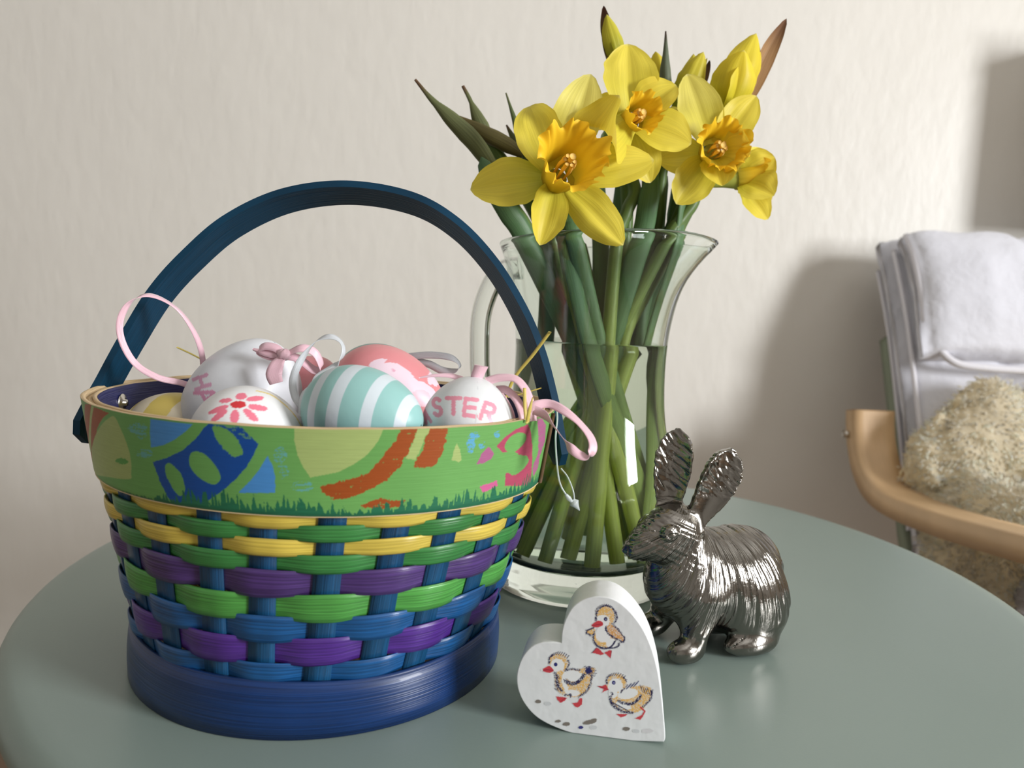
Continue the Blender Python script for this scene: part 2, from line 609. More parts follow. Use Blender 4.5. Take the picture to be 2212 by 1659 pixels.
def ring_strip(name, zc, w, mat, amp, sign, th=0.0008, n=520, a_b=None, wob=None, seed=0):
    """a flat strip running round the basket; amp is how far it weaves in and out over the spokes"""
    ph = np.linspace(0, 2 * math.pi, n, endpoint=False)
    k = 7
    vv = np.linspace(-1, 1, k)
    x = np.abs(((ph - PHI0) / DPH + (0 if sign > 0 else 1) + 1) % 2 - 1)     # 0 at a spoke lying outside the strip, 1 at one inside it
    wave = 1 - 2 * smooth01((x - 0.08) / 0.80)
    off = -0.0009 + (amp + 0.0009) * (1 - wave) * 0.5
    sec = [(v, 1) for v in vv] + [(v, -1) for v in vv[::-1]]
    out = []
    zz = zc + 0.0004 * vnoise(np.stack([np.cos(ph) * 4, np.sin(ph) * 4], 1), seed)
    ww = w * (1 + 0.05 * vnoise(np.stack([np.cos(ph) * 6, np.sin(ph) * 6], 1), seed + 9) - 0.08 * wave)
    for v, s in sec:
        z = zz + 0.5 * ww * v
        a, b = (a_b or body_ab)(z)
        bulge = 0.0004 * (1 - v * v) * smooth01((0.8 - wave) / 1.6)
        out.append(ell(ph, a, b, z, off + s * th * 0.5 + bulge))
    V = np.stack(out, 1)
    L = ph * 0.095
    uv = np.stack([np.repeat(L, len(sec)), np.tile([v * 0.5 * w for v, s in sec], n)], 1)
    return mesh(name, V.reshape(-1, 3), grid_faces(n, len(sec), True, True), mat, bk, uv=uv)

ROWS = [(0.0905, 0.0076, 'yellow', 1), (0.0842, 0.0062, 'green', -1), (0.0784, 0.0062, 'yellow', 1), (0.0722, 0.0070, 'green', -1),
        (0.0640, 0.0102, 'purple', 1), (0.0540, 0.0104, 'light_green', -1), (0.0450, 0.0100, 'blue', 1), (0.0358, 0.0110, 'violet', -1), (0.0264, 0.0084, 'blue', 1)]
for i, (zc, w, m_, sg) in enumerate(ROWS):
    ring_strip('weaver_strip', zc, w, SW[m_], 0.0016, sg, seed=i)

for k in range(NSP):
    z = np.linspace(0.010, 0.096, 26)
    a, b = body_ab(z)
    ph = PHI0 + k * DPH + 0.012 * math.sin(k * 2.7)
    C = ell(ph, a, b, z, 0.0)
    side = unit(ell(ph + 0.02, a, b, z) - ell(ph - 0.02, a, b, z))
    V, f, uv = ribbon_geo(C, side, 0.0104, 0.0007)
    mesh('spoke_strip', V, f, MAT_SPOKE, bk, uv=uv)

def base_ab(z):
    r = 0.0872 - 0.0010 * z / 0.024
    return r, r - 0.0004
def base_band():
    n = 400
    ph = np.linspace(0, 2 * math.pi, n, endpoint=False)
    top = 0.0232 + 0.0012 * vnoise(np.stack([np.cos(ph) * 1.6 + 3, np.sin(ph) * 1.6], 1), 3)
    rr = 0.0006 * vnoise(np.stack([np.cos(ph) * 2, np.sin(ph) * 2], 1), 5)
    sec = [(0, 1), (.25, 1), (.5, 1), (.75, 1), (1, 1), (1, -1), (.5, -1), (0, -1)]
    out = []
    for t, s in sec:
        z = 0.0003 + (top - 0.0003) * t
        a, b = base_ab(z)
        out.append(ell(ph, a, b, z, rr + s * 0.0008 + 0.0007 * math.sin(math.pi * t) * (s > 0)))
    V = np.stack(out, 1)
    uv = np.stack([np.repeat(ph * .087, len(sec)), np.tile([t * 0.024 for t, s in sec], n)], 1)
    mesh('base_band', V.reshape(-1, 3), grid_faces(n, len(sec), True, True), SW['base'], bk, uv=uv)
    V = np.concatenate([ell(ph, 0.085, 0.085, 0.003), ell(ph, 0.085, 0.085, 0.005)])
    f = [list(range(n)), list(range(n, 2 * n))] + [[i, (i + 1) % n, n + (i + 1) % n, n + i] for i in range(n)]
    mesh('bottom_panel', V, f, MAT_TAN, bk, smooth=False)
base_band()

# ---- rim: printed outer band
def rim_hit(x, y):
    """where the line of sight through x, y meets the rim's outside: (phi, z)"""
    d = ray(x, y)
    d = d / d[1]
    Y = np.linspace(0.22, 0.42, 4001)
    P = EYE + d * Y[:, None] - BC
    u, v, z = P @ E1, P @ E2, P[:, 2]
    a, b = rim_ab(z)
    g = (u / a) ** 2 + (v / b) ** 2 - 1
    k = np.argmax(g < 0) if (g < 0).any() else int(np.argmin(g))
    return math.atan2(v[k] / b[k], u[k] / a[k]), z[k]

def poly_mask(U, Vv, poly):
    poly = np.asarray(poly, float)
    inside = np.zeros(U.shape, bool)
    x0, y0 = poly.min(0)
    x1, y1 = poly.max(0)
    sel = np.where((U >= x0) & (U <= x1) & (Vv >= y0) & (Vv <= y1))[0]
    if len(sel) == 0:
        return inside
    x, y = U[sel], Vv[sel]
    r = np.zeros(len(sel), bool)
    for (ax, ay), (bx, by) in zip(poly, np.roll(poly, -1, 0)):
        c = (ay > y) != (by > y)
        xi = ax + (y - ay) / (by - ay if by != ay else 1e-12) * (bx - ax)
        r ^= c & (x < xi)
    inside[sel] = r
    return inside

def closed_curve(pts, n=8):
    """smooth closed outline through pts"""
    P = np.asarray(pts, float)
    P = np.concatenate([P[-2:], P, P[:3]])
    return catmull(P, (len(P) - 1) * n + 1)[2 * n:-2 * n]

PHF0, PHF1 = math.radians(196), math.radians(376)
def rim_print(phi, z):
    """paint of the rim at (phi, z): easter egg and grass print on green, worn in places"""
    n = len(phi)
    U = (phi - math.radians(286)) * 0.1     # metres along the band
    col = np.tile(lin((104, 160, 86)), (n, 1))
    uvn = np.stack([U, z], 1)
    e1_ = vnoise(uvn * 900, 1)
    e2_ = vnoise(np.stack([U * 250, z * 2600], 1), 2)
    e3_ = vnoise(uvn * 2500, 3)
    col *= (1 + 0.05 * vnoise(uvn * 60, 4) + 0.03 * e2_)[:, None]
    def conv(pts, o, s=0.29385):
        r = []
        for x, y in pts:
            p, zz = rim_hit(o[0] + x * s, o[1] + y * s)
            if p < math.radians(100):
                p += 2 * math.pi
            r.append(((p - math.radians(286)) * 0.1, zz))
        return r
    LZ, RZ = (130, 700), (650, 700)
    def inset(pts):
        return [(x + 62 * max(0.0, 1 - (x - 128) / 260.0), y) for x, y in pts]
    def put(pts, o, c, rough=0.0, worn=0.0, curve=True, op=1.0):
        q = np.array(conv(pts, o))
        if curve:
            q = closed_curve(q, 8)
        mk = poly_mask(U + rough * (e1_ * 0.7 + e3_ * 0.5), z + rough * (e3_ * 0.6), q)
        if worn:
            mk &= (e2_ * 0.6 + e3_ * 0.4) > (worn - 1)
        col[mk] = col[mk] * (1 - op) + op * np.asarray(lin(c)) * (1 + 0.04 * e2_[mk])[:, None]
        return mk
    OL, DB, LB, OR, PK, MV, DG = (160, 178, 110), (18, 74, 150), (74, 140, 204), (152, 74, 30), (168, 68, 94), (164, 92, 132), (34, 104, 74)
    # left end: rust stripes and olive egg
    put(inset([(118, 585), (180, 590), (168, 650), (160, 780), (170, 920), (200, 1140), (160, 1080), (140, 900), (122, 740)]), LZ, OR, curve=False)
    put(inset([(200, 605), (350, 655), (290, 690), (240, 760), (215, 850), (208, 960), (206, 1140), (172, 960), (170, 780), (180, 680)]), LZ, OR, curve=False, rough=0.0003)
    put(inset([(180, 600), (204, 606), (184, 690), (176, 800), (180, 930), (172, 960), (158, 880), (160, 740), (168, 660)]), LZ, OL, curve=False)
    put([(395, 680), (440, 760), (490, 880), (520, 1000), (522, 1100), (505, 1140), (360, 1125), (240, 1080), (232, 960), (248, 850), (290, 760), (340, 705)], LZ, OL, rough=0.0001)
    put([(405, 1005), (450, 985), (495, 1003), (490, 1025), (440, 1030)], LZ, (84, 150, 70), rough=0.0006)
    # light blue arcs and dark blue egg
    put([(664, 700), (800, 715), (975, 735), (920, 790), (840, 850), (760, 890), (668, 908), (660, 800)], LZ, LB, curve=False)
    put([(680, 1015), (780, 985), (900, 930), (1000, 840), (1060, 760), (1090, 736), (1180, 745), (1330, 760), (1455, 880), (1430, 950), (1370, 1050), (1290, 1140),
         (1200, 1220), (1100, 1290), (1020, 1330), (960, 1345), (840, 1330), (790, 1270), (730, 1150), (700, 1060)], LZ, DB, curve=False, rough=0.00025)
    put([(1120, 760), (1170, 755), (1260, 800), (1320, 880), (1340, 940), (1310, 975), (1250, 960), (1180, 890), (1140, 830)], LZ, (104, 160, 86), rough=0.0006)
    put([(965, 945), (1040, 945), (1110, 1000), (1165, 1080), (1178, 1140), (1140, 1178), (1080, 1165), (1000, 1110), (950, 1030)], LZ, (104, 160, 86))
    put([(780, 1028), (820, 1030), (880, 1090), (910, 1160), (918, 1230), (890, 1262), (850, 1240), (800, 1160), (770, 1080)], LZ, (104, 160, 86), rough=0.0002)
    put([(1200, 745), (1320, 760), (1400, 830), (1380, 850), (1290, 800)], LZ, (104, 160, 86), worn=1.05, op=0.8)
    put([(1525, 970), (1560, 1040), (1580, 1120), (1582, 1240), (1310, 1240), (1400, 1150), (1470, 1060)], LZ, LB, curve=False, rough=0.0001)
    for cx_, cy_, rx_, ry_ in ((570, 765, 75, 40), (600, 815, 40, 30), (620, 950, 60, 34), (1620, 960, 50, 60), (1640, 1080, 40, 60), (1780, 1190, 80, 40)):
        put([(cx_ + rx_ * math.cos(t), cy_ + ry_ * math.sin(t)) for t in np.linspace(0, 6.28, 10)[:-1]], LZ, (96, 164, 176), rough=0.0006, worn=0.95, op=0.75)
    # centre: large olive egg, rust arcs
    put([(1718, 755), (2300, 765), (2380, 768), (2340, 860), (2260, 960), (2160, 1030), (2040, 1090), (1840, 1128), (1790, 1060), (1745, 960), (1722, 860)], LZ, OL, curve=False, rough=0.00012)
    put([(735, 768), (858, 768), (830, 860), (780, 960), (720, 1060), (640, 1140), (540, 1200), (430, 1250), (320, 1285), (250, 1290), (150, 1230), (150, 1190),
         (280, 1160), (410, 1125), (500, 1090), (560, 1030), (640, 930), (700, 850)], RZ, OR, curve=False, rough=0.0009, worn=0.35)
    put([(858, 770), (955, 775), (940, 800), (910, 830), (890, 900), (860, 960), (840, 1000), (770, 990), (830, 860)], RZ, OL, curve=False, rough=0.0003)
    put([(955, 770), (1073, 768), (1066, 860), (1040, 940), (1000, 1020), (960, 1050), (835, 1055), (840, 1010), (900, 920), (920, 830)], RZ, OR, curve=False, rough=0.0007, worn=0.3)
    put([(1145, 875), (1170, 930), (1182, 1000), (1160, 1015), (1110, 1000), (1120, 940)], RZ, OL, curve=False, rough=0.0002)
    for cx_, cy_, rx_, ry_ in ((1272, 820, 36, 30), (1340, 890, 30, 20), (1250, 890, 30, 60), (1440, 810, 24, 24)):
        put([(cx_ + rx_ * math.cos(t), cy_ + ry_ * math.sin(t)) for t in np.linspace(0, 6.28, 10)[:-1]], RZ, (88, 158, 206), rough=0.0008, worn=0.8, op=0.85)
    # right: red and mauve egg
    put([(1290, 1032), (1330, 950), (1380, 900), (1420, 955), (1400, 990), (1350, 1020)], RZ, MV, curve=False, rough=0.0003)
    put([(1436, 900), (1500, 830), (1580, 775), (1670, 738), (1690, 800), (1702, 900), (1700, 1010), (1695, 1090), (1690, 1160), (1660, 1190), (1500, 1190),
         (1505, 1095), (1560, 1080), (1640, 1030), (1670, 970), (1600, 960), (1560, 930), (1480, 945)], RZ, PK, curve=False, rough=0.0003)
    put([(1500, 890), (1540, 830), (1600, 800), (1650, 810), (1655, 850), (1620, 900), (1560, 945), (1510, 930)], RZ, (104, 160, 86))
    put([(1480, 1000), (1560, 985), (1640, 970), (1675, 1000), (1640, 1060), (1570, 1110), (1510, 1090), (1440, 1100)], RZ, (104, 160, 86), rough=0.0003)
    put([(1735, 700), (1770, 692), (1800, 740), (1795, 860), (1760, 960), (1740, 1060), (1710, 1120), (1700, 1060), (1745, 940), (1745, 800)], RZ, MV, curve=False, rough=0.0005, worn=0.4)
    put([(1310, 1195), (1440, 1150), (1446, 1190), (1360, 1230), (1335, 1240)], RZ, (196, 92, 140), curve=False, rough=0.0005)
    # rust smear and grass along the lower edge
    put([(430, 1340), (520, 1295), (600, 1280), (700, 1300), (770, 1295), (720, 1340), (560, 1365)], RZ, OR, curve=False, rough=0.0008, worn=0.5)
    s_ = U * 1000
    blade = np.abs(vnoise(np.stack([s_ * 0.85, np.zeros(n)], 1), 8)) ** 1.2 * 0.0065 + 0.0026
    lean = vnoise(np.stack([(s_ + (z - RIM_B) * 500) * 1.9, np.zeros(n)], 1), 11)
    blade = blade + 0.0012 * lean
    amount = np.interp(U, [-0.09, -0.062, -0.045, -0.03, 0.0, 0.018, 0.03, 0.045, 0.1], [0.0, 0.15, 0.3, 0.95, 1.0, 0.8, 0.45, 0.75, 1.0])
    g = (z - RIM_B) < blade * amount
    col[g] = lin(DG) * (1 + 0.12 * e2_[g])[:, None]
    return np.clip(col, 0, 1)

def rim_band():
    phf = np.concatenate([np.linspace(PHF0, PHF1, 1500), np.linspace(PHF1, PHF0 + 2 * math.pi, 160)[1:-1]])
    nz = 120
    zz = np.linspace(RIM_B, RIM_T, nz)
    PH, ZZ = np.meshgrid(phf, zz, indexing='ij')
    a, b = rim_ab(ZZ)
    roll = 0.0007 * (1 - np.clip((ZZ - RIM_B) / 0.002, 0, 1)) ** 2
    edge = 0.0002 * vnoise(np.stack([np.cos(PH.ravel()) * 7, np.sin(PH.ravel()) * 7], 1), 21).reshape(PH.shape) * np.clip((ZZ - RIM_T + 0.01) / 0.01, 0, 1)
    V = ell(PH, a, b, ZZ + edge, -roll)
    col = rim_print(PH.ravel(), ZZ.ravel())
    uv = np.stack([PH.ravel() * 0.1, ZZ.ravel()], 1)
    mesh('rim_band', V.reshape(-1, 3), grid_faces(len(phf), nz, True, False), MAT_RIM, bk, colors=col, uv=uv)
    # raw edge and back of the printed band, then the inner hoop with its navy lining
    ph = np.linspace(0, 2 * math.pi, 300, endpoint=False)
    def hoop(name, sec, mat):
        V = []
        for off, z in sec:
            a, b = rim_ab(np.full(300, z))
            ez = 0.0002 * vnoise(np.stack([np.cos(ph) * 7, np.sin(ph) * 7], 1), 21) * (1 if z > 0.12 else 0)
            V.append(ell(ph, a, b, z + ez, off))
        V = np.stack(V, 1)
        u = np.stack([np.repeat(ph * .1, len(sec)), np.tile([s[1] + s[0] for s in sec], 300)], 1)
        return mesh(name, V.reshape(-1, 3), grid_faces(300, len(sec), True, False), mat, bk, uv=u)
    hoop('rim_edge', [(-0.00005, RIM_T), (-0.0007, RIM_T + 0.0003), (-0.0019, RIM_T), (-0.0020, 0.093), (-0.0002, RIM_B)], MAT_TAN)
    hoop('rim_filler', [(-0.0021, 0.095), (-0.0021, RIM_T - 0.0018), (-0.0044, RIM_T - 0.0014), (-0.0044, 0.095)], MAT_TAN)
    hoop('inner_hoop', [(-0.0046, 0.092), (-0.0046, RIM_T - 0.0004), (-0.0056, RIM_T - 0.0001), (-0.0064, RIM_T - 0.0008)], MAT_TAN)
    hoop('lining', [(-0.0065, RIM_T - 0.0007), (-0.0068, 0.11), (-0.0070, 0.092), (-0.0062, 0.092)], MAT_NAVY)
rim_band()

# seam of the rim band beside the right handle end
for dphi, m_, o_ in ((0.0, MAT_BROWN, 0.0009),):
    z = np.linspace(RIM_B + 0.001, RIM_T - 0.0005, 12)
    a, b = rim_ab(z)
    ph = math.radians(3)
    C = ell(ph, a, b, z, 0.0008)
    side = unit(ell(ph + 0.02, a, b, z) - ell(ph - 0.02, a, b, z))
    V, f, uv = ribbon_geo(C, side, 0.0022, 0.0016)
    mesh('rim_seam', V, f, MAT_BROWN, bk, uv=uv)

def handle():
    PL, PR = math.radians(197), math.radians(378)
    pts = [at(174, 948, .350), at(203, 888, .359), at(233, 830, .3665), at(284, 738, .372), at(345, 640, .377), at(415, 562, .380), at(503, 488, .383), at(620, 434, .386),
           at(755, 417, .386), at(890, 440, .384), at(985, 494, .382), at(1062, 576, .379), at(1122, 675, .375), at(1160, 768, .371), at(1186, 868, .366), at(1200, 945, .364), at(1208, 1003, .363)]
    P = catmull(np.array(pts), 240)
    lean = 0.30
    side = np.array([0.02, math.cos(lean), -math.sin(lean)])
    t = np.linspace(0, 1, 240)
    ang = np.interp(t, [0, .2, .5, .8, 1], [0.0, 0.0, 0.05, 0.22, 0.26])
    sd = side[None] * np.cos(ang)[:, None] - np.array([1.0, 0, 0])[None] * np.sin(ang)[:, None]
    w = np.interp(t, [0, .12, .4, 1], [0.0175, 0.0175, 0.0205, 0.0215])
    w[-8:] = np.linspace(0.0215, 0.009, 8)
    w[:6] = np.linspace(0.009, 0.0175, 6)
    V, f, uv = ribbon_geo(P, sd, w, 0.0034)
    mesh('handle', V, f, MAT_HANDLE, bk, uv=uv, smooth=False)
    for PHI, off in ((PL, -0.0068), (PR, -0.0068)):
        z = 0.1165
        a, b = rim_ab(z)
        c = ell(PHI, a, b, z, off)
        nrm = unit(ell(PHI, a, b, z, 0.0) - ell(PHI, a, b, z, 0.01))
        uu = unit(np.cross(nrm, [0, 0, 1]))
        vv = np.cross(nrm, uu)
        prof = [(0.0002, 0.0026), (0.0016, 0.0024), (0.0018, 0.0010), (0.0032, 0.0008), (0.0044, 0.0003), (0.0045, 0.0)]
        aa = np.linspace(0, 2 * math.pi, 28, endpoint=False)
        V = np.array([[c + nrm * h_ + r * (uu * math.cos(q) + vv * math.sin(q)) for r, h_ in prof] for q in aa])
        mesh('rivet', V.reshape(-1, 3), grid_faces(28, len(prof), True, False), MAT_STEEL, bk)
handle()

# ------------------------------------------------------------------ painter for flat prints
class Paint:
    """lays flat print on a surface; art coordinates are tied to the surface through tie points"""
    def __init__(self, UV, tie_uv, tie_art, col0, seed=0):
        tu = np.asarray(tie_uv, float)
        A = np.c_[np.ones(len(tu)), tu]
        k = np.linalg.lstsq(A, np.asarray(tie_art, float), rcond=None)[0]
        art = np.c_[np.ones(len(UV)), UV] @ k
        self.x, self.y = art[:, 0], art[:, 1]
        self.col = np.tile(lin(col0), (len(UV), 1))
        self.ok = np.ones(len(UV), bool)
        self.hit = np.zeros(len(UV), bool)
        p = np.stack([self.x, self.y], 1)
        self.n1, self.n2 = vnoise(p / 7.0, seed + 1), vnoise(p / 3.0, seed + 2)
    def _set(self, mk, c, op=1.0):
        mk = mk & self.ok
        self.col[mk] = self.col[mk] * (1 - op) + op * lin(c)
        self.hit |= mk
    def poly(self, pts, c, curve=True, rough=0.0, worn=None, op=1.0):
        q = closed_curve(pts, 6) if curve else np.asarray(pts, float)
        mk = poly_mask(self.x + rough * self.n1, self.y + rough * self.n2, q)
        if worn is not None:
            mk &= (self.n1 * 0.5 + self.n2 * 0.5) > worn
        self._set(mk, c, op)
    def ellipse(self, cx_, cy_, rx, ry, c, ang=0.0, rough=0.0, op=1.0, worn=None):
        a = math.radians(ang)
        dx, dy = self.x + rough * self.n1 - cx_, self.y + rough * self.n2 - cy_
        u = dx * math.cos(a) + dy * math.sin(a)
        v = -dx * math.sin(a) + dy * math.cos(a)
        mk = (u / rx) ** 2 + (v / ry) ** 2 < 1
        if worn is not None:
            mk &= (self.n1 * 0.5 + self.n2 * 0.5) > worn
        self._set(mk, c, op)
    def stroke(self, pts, w, c, curve=True, rough=0.0, worn=None, taper=False):
        P = catmull(pts, max(2, (len(pts) - 1) * 6 + 1)) if curve else np.asarray(pts, float)
        ws = np.full(len(P), w) if not taper else w * np.sin(np.linspace(0.25, math.pi - 0.25, len(P)))
        sel = np.where((self.x > P[:, 0].min() - w - 8) & (self.x < P[:, 0].max() + w + 8) & (self.y > P[:, 1].min() - w - 8) & (self.y < P[:, 1].max() + w + 8))[0]
        if not len(sel):
            return
        x, y = self.x[sel] + rough * self.n1[sel], self.y[sel] + rough * self.n2[sel]
        mk = np.zeros(len(sel), bool)
        for (ax, ay), (bx, by), wa in zip(P[:-1], P[1:], ws):
            dx, dy = bx - ax, by - ay
            t = np.clip(((x - ax) * dx + (y - ay) * dy) / max(dx * dx + dy * dy, 1e-9), 0, 1)
            mk |= (x - ax - t * dx) ** 2 + (y - ay - t * dy) ** 2 < (wa / 2) ** 2
        if worn is not None:
            mk &= (self.n1[sel] * 0.5 + self.n2[sel] * 0.5) > worn
        full = np.zeros(len(self.x), bool)
        full[sel] = mk
        self._set(full, c)

# ------------------------------------------------------------------ eggs
MAT_EGG = material('painted_egg', attr=True, rough=0.38, spec=0.45, bump=(240, 0.06, 0.002), sss=0.0)
MAT_SATIN_PINK = material('pink_satin', (242, 198, 210), rough=0.33, sheen=0.4, streak=(150, 3500, 0.08, 0.3), transl=0.08)
MAT_SATIN_WHITE = material('white_satin', (226, 230, 234), rough=0.3, sheen=0.4, streak=(150, 3500, 0.12, 0.4), transl=0.2)
MAT_SATIN_GREY = material('silver_satin', (220, 222, 228), rough=0.32, sheen=0.4, streak=(150, 3500, 0.2, 0.4), transl=0.15)

def egg(name, label, px, py, Y, axis, a_long, a_short, paint, nu=220, nv=140):
    """an egg whose pointed end looks along axis; paint(local, world, paintclass) returns colours"""
    c = at(px, py, Y)
    w = unit(axis)
    u = unit(np.cross(w, [0.13, -0.9, 0.4]))
    v = np.cross(w, u)
    ph = np.linspace(0.02, math.pi - 0.02, nv)
    th = np.linspace(0, 2 * math.pi, nu, endpoint=False)
    T_, P_ = np.meshgrid(th, ph, indexing='ij')
    s = np.cos(P_)
    r = a_short * np.sin(P_) * (1 - 0.13 * s - 0.03 * s * s)
    L = np.stack([r * np.cos(T_), r * np.sin(T_), a_long * s], -1).reshape(-1, 3)
    V = c + L[:, :1] * u + L[:, 1:2] * v + L[:, 2:] * w
    f = [list(q) for q in grid_faces(nu, nv, True, False)]
    f.append([i * nv for i in range(nu)])
    f.append([i * nv + nv - 1 for i in range(nu)][::-1])
    base = np.array([c[0], c[1], V[:, 2].min()])
    t = thing(name, label, 'egg', tuple(base), 'easter eggs in the basket')
    n = unit(EYE - np.array([0, 0, 0.02]) - c)         # side of the egg that bears the print
    su = unit(np.cross([0, 0, 1.0], n))
    sv = np.cross(n, su)
    org = c + n * a_short * 0.75
    D = V - org
    UV = np.stack([D @ su, D @ sv], 1)
    front = (V - c) @ n > 0
    def painter(ox, oy, sc, col0):
        """ox, oy, sc: origin and scale of the art sheet"""
        ties_p = [(px + dx, py + dy) for dx in (-60, 60) for dy in (-60, 60)]
        tu = []
        for q in ties_p:
            h = on_plane(q[0], q[1], org, n) - org
            tu.append((h @ su, h @ sv))
        p = Paint(UV, tu, [((q[0] - ox) / sc, (q[1] - oy) / sc) for q in ties_p], col0)
        p.ok = front
        return p
    col = paint(L / np.array([a_short, a_short, a_long]), painter)
    mesh('shell', V, f, MAT_EGG, t, colors=np.clip(col, 0, 1))
    return t, c, (u, v, w)

PINK = (226, 150, 165)
LETTER = {
    'H': [[(0, 0), (0, 1)], [(.7, 0), (.7, 1)], [(0, .5), (.7, .5)]],
    'A': [[(0, 1), (.4, 0), (.8, 1)], [(.16, .65), (.64, .65)]],
    'P': [[(0, 1), (0, 0), (.45, 0), (.62, .12), (.62, .42), (.45, .54), (0, .54)]],
    'S': [[(.62, .12), (.42, 0), (.16, .03), (.02, .2), (.12, .42), (.5, .56), (.6, .78), (.44, .97), (.18, 1), (.0, .86)]],
    'T': [[(0, 0), (.8, 0)], [(.4, 0), (.4, 1)]],
    'E': [[(.6, 0), (0, 0), (0, 1), (.6, 1)], [(0, .5), (.52, .5)]],
    'R': [[(0, 1), (0, 0), (.45, 0), (.62, .12), (.62, .4), (.45, .52), (0, .52)], [(.3, .52), (.66, 1)]],
}
def letter(p, ch, x, y, w, h, ang, wd, c):
    """top-left corner at x, y"""
    a = math.radians(ang)
    for st in LETTER[ch]:
        q = [(x + u_ * w * math.cos(a) - v_ * h * math.sin(a), y + u_ * w * math.sin(a) + v_ * h * math.cos(a)) for u_, v_ in st]
        p.stroke(q, wd, c, curve=(ch == 'S'))

def paint_happy(L, painter):
    p = painter(130, 700, 0.29385, (224, 226, 231))
    letter(p, 'H', 1076, 378, 105, 110, 70, 27, (214, 160, 188))
    letter(p, 'A', 1098, 448, 150, 125, 60, 28, (218, 150, 182))
    letter(p, 'P', 1164, 540, 130, 125, 45, 28, (222, 156, 186))
    letter(p, 'P', 1275, 620, 130, 150, 30, 26, (222, 156, 186))
    return p.col
eA, cA, fA = egg('hanging_egg', 'large white egg with pink HAPPY lettering and a pink bow', 530, 868, 0.372, (0.42, 0.02, 0.9), 0.0335, 0.0282, paint_happy, 260, 180)

def paint_flower(L, painter):
    p = painter(130, 700, 0.29385, (226, 226, 226))
    for k, (cx_, cy_, rx, ry, an) in enumerate(((1327, 533, 44, 25, -8), (1430, 548, 66, 20, -6), (1450, 613, 74, 22, 9), (1398, 668, 68, 26, 38),
                                                (1282, 682, 52, 34, 96), (1170, 675, 72, 22, 142), (1163, 632, 80, 20, 158), (1213, 567, 48, 17, -8))):
        p.ellipse(cx_, cy_, rx, ry, (226, 118, 138), an)
    p.ellipse(1306, 594, 58, 26, (198, 48, 54), -3)
    p.stroke([(1440, 488), (1560, 520), (1680, 610), (1750, 690), (1790, 760)], 9, (224, 200, 120))
    return p.col
egg('hanging_egg', 'white egg with a pink petalled flower behind the painted rim', 545, 958, 0.305, (0.75, 0.1, -0.35), 0.0255, 0.0222, paint_flower, 260, 180)

def paint_stripes(L, painter):
    s = L[:, 2]
    col = np.tile(lin((146, 192, 188)), (len(L), 1))
    w = np.zeros(len(L), bool)
    for lo_, hi_ in ((-1.1, -0.90), (-0.60, -0.44), (-0.22, -0.02), (0.30, 0.46), (0.74, 0.88)):
        w |= (s > lo_) & (s < hi_)
    col[w] = lin((208, 218, 224))
    return col
eC, cC, fC = egg('hanging_egg', 'mint green egg with white stripes lying in the front middle', 784, 893, 0.305, (0.93, -0.28, -0.10), 0.0262, 0.0192, paint_stripes, 160, 260)

def paint_bunny(L, painter):
    p = painter(600, 700, 0.24864, (228, 146, 150))
    wh = (238, 214, 226)
    p.poly([(790, 370), (830, 320), (900, 300), (948, 312), (930, 340), (1010, 335), (1090, 370), (1160, 430), (1210, 490), (1260, 500), (1330, 545), (1380, 600),
            (1340, 640), (1280, 680), (1200, 640), (1110, 560), (1000, 460), (920, 420), (850, 390)], wh, curve=True)
    p.ellipse(1345, 470, 40, 60, wh, 15)
    p.ellipse(1395, 500, 30, 50, wh, 35)
    p.ellipse(1250, 640, 90, 70, (240, 196, 208), 30)
    p.ellipse(1004, 400, 16, 12, (226, 170, 190), 60)
    return p.col
egg('hanging_egg', 'pink egg with a white bunny print behind the striped egg', 842, 848, 0.368, (0.86, -0.2, -0.32), 0.0295, 0.0215, paint_bunny, 200, 140)
def flat_paint(c, c2=None, freq=0.0):
    def f(L, painter):
        col = np.tile(lin(c), (len(L), 1))
        if c2 is not None:
            a = np.arctan2(L[:, 1], L[:, 0]) + 1.4 * L[:, 2]
            mk = np.sin(a * freq) > 0.2
            col[mk] = lin(c2)
        return col
    return f
eE, cE, fE = egg('hanging_egg', 'mint egg with silver ribbon almost hidden behind the pink egg', 813, 817, 0.408, (0.5, 0.3, 0.2), 0.0225, 0.0195, flat_paint((136, 172, 168)), 80, 60)
def paint_easter(L, painter):
    p = painter(600, 700, 0.24864, (222, 224, 225))
    c = (228, 148, 166)
    letter(p, 'A', 1240, 770, 60, 110, -24, 28, c)
    letter(p, 'S', 1338, 662, 100, 138, -12, 36, c)
    letter(p, 'T', 1466, 645, 150, 132, -1, 36, c)
    letter(p, 'E', 1632, 648, 170, 138, 6, 36, c)
    letter(p, 'R', 1806, 682, 150, 140, 20, 36, c)
    p.stroke([(1735, 500), (1738, 640), (1715, 860)], 2.5, (200, 202, 204))
    return p.col
eF, cF, fF = egg('hanging_egg', 'white egg with pink EASTER lettering beside the striped egg', 1013, 905, 0.316, (0.12, 0.1, 0.9), 0.0182, 0.0194, paint_easter, 260, 200)
egg('hanging_egg', 'yellow and white swirled egg at the left inside the basket', 372, 928, 0.365, (0.8, 0.3, 0.3), 0.0235, 0.0185, flat_paint((206, 184, 96), (214, 202, 176), 4), 200, 120)
egg('hanging_egg', 'plain pink egg wedged behind the white lettered egg', 655, 850, 0.415, (0.4, 0.4, 0.6), 0.024, 0.0195, flat_paint((222, 140, 148)), 80, 60)

# ribbons: part of the eggs they hang from
def px_path(pts):
    return [at(x, y, Y) for x, y, Y in pts]
VIEW_SIDE = np.array([0.1, 0.25, 0.95])
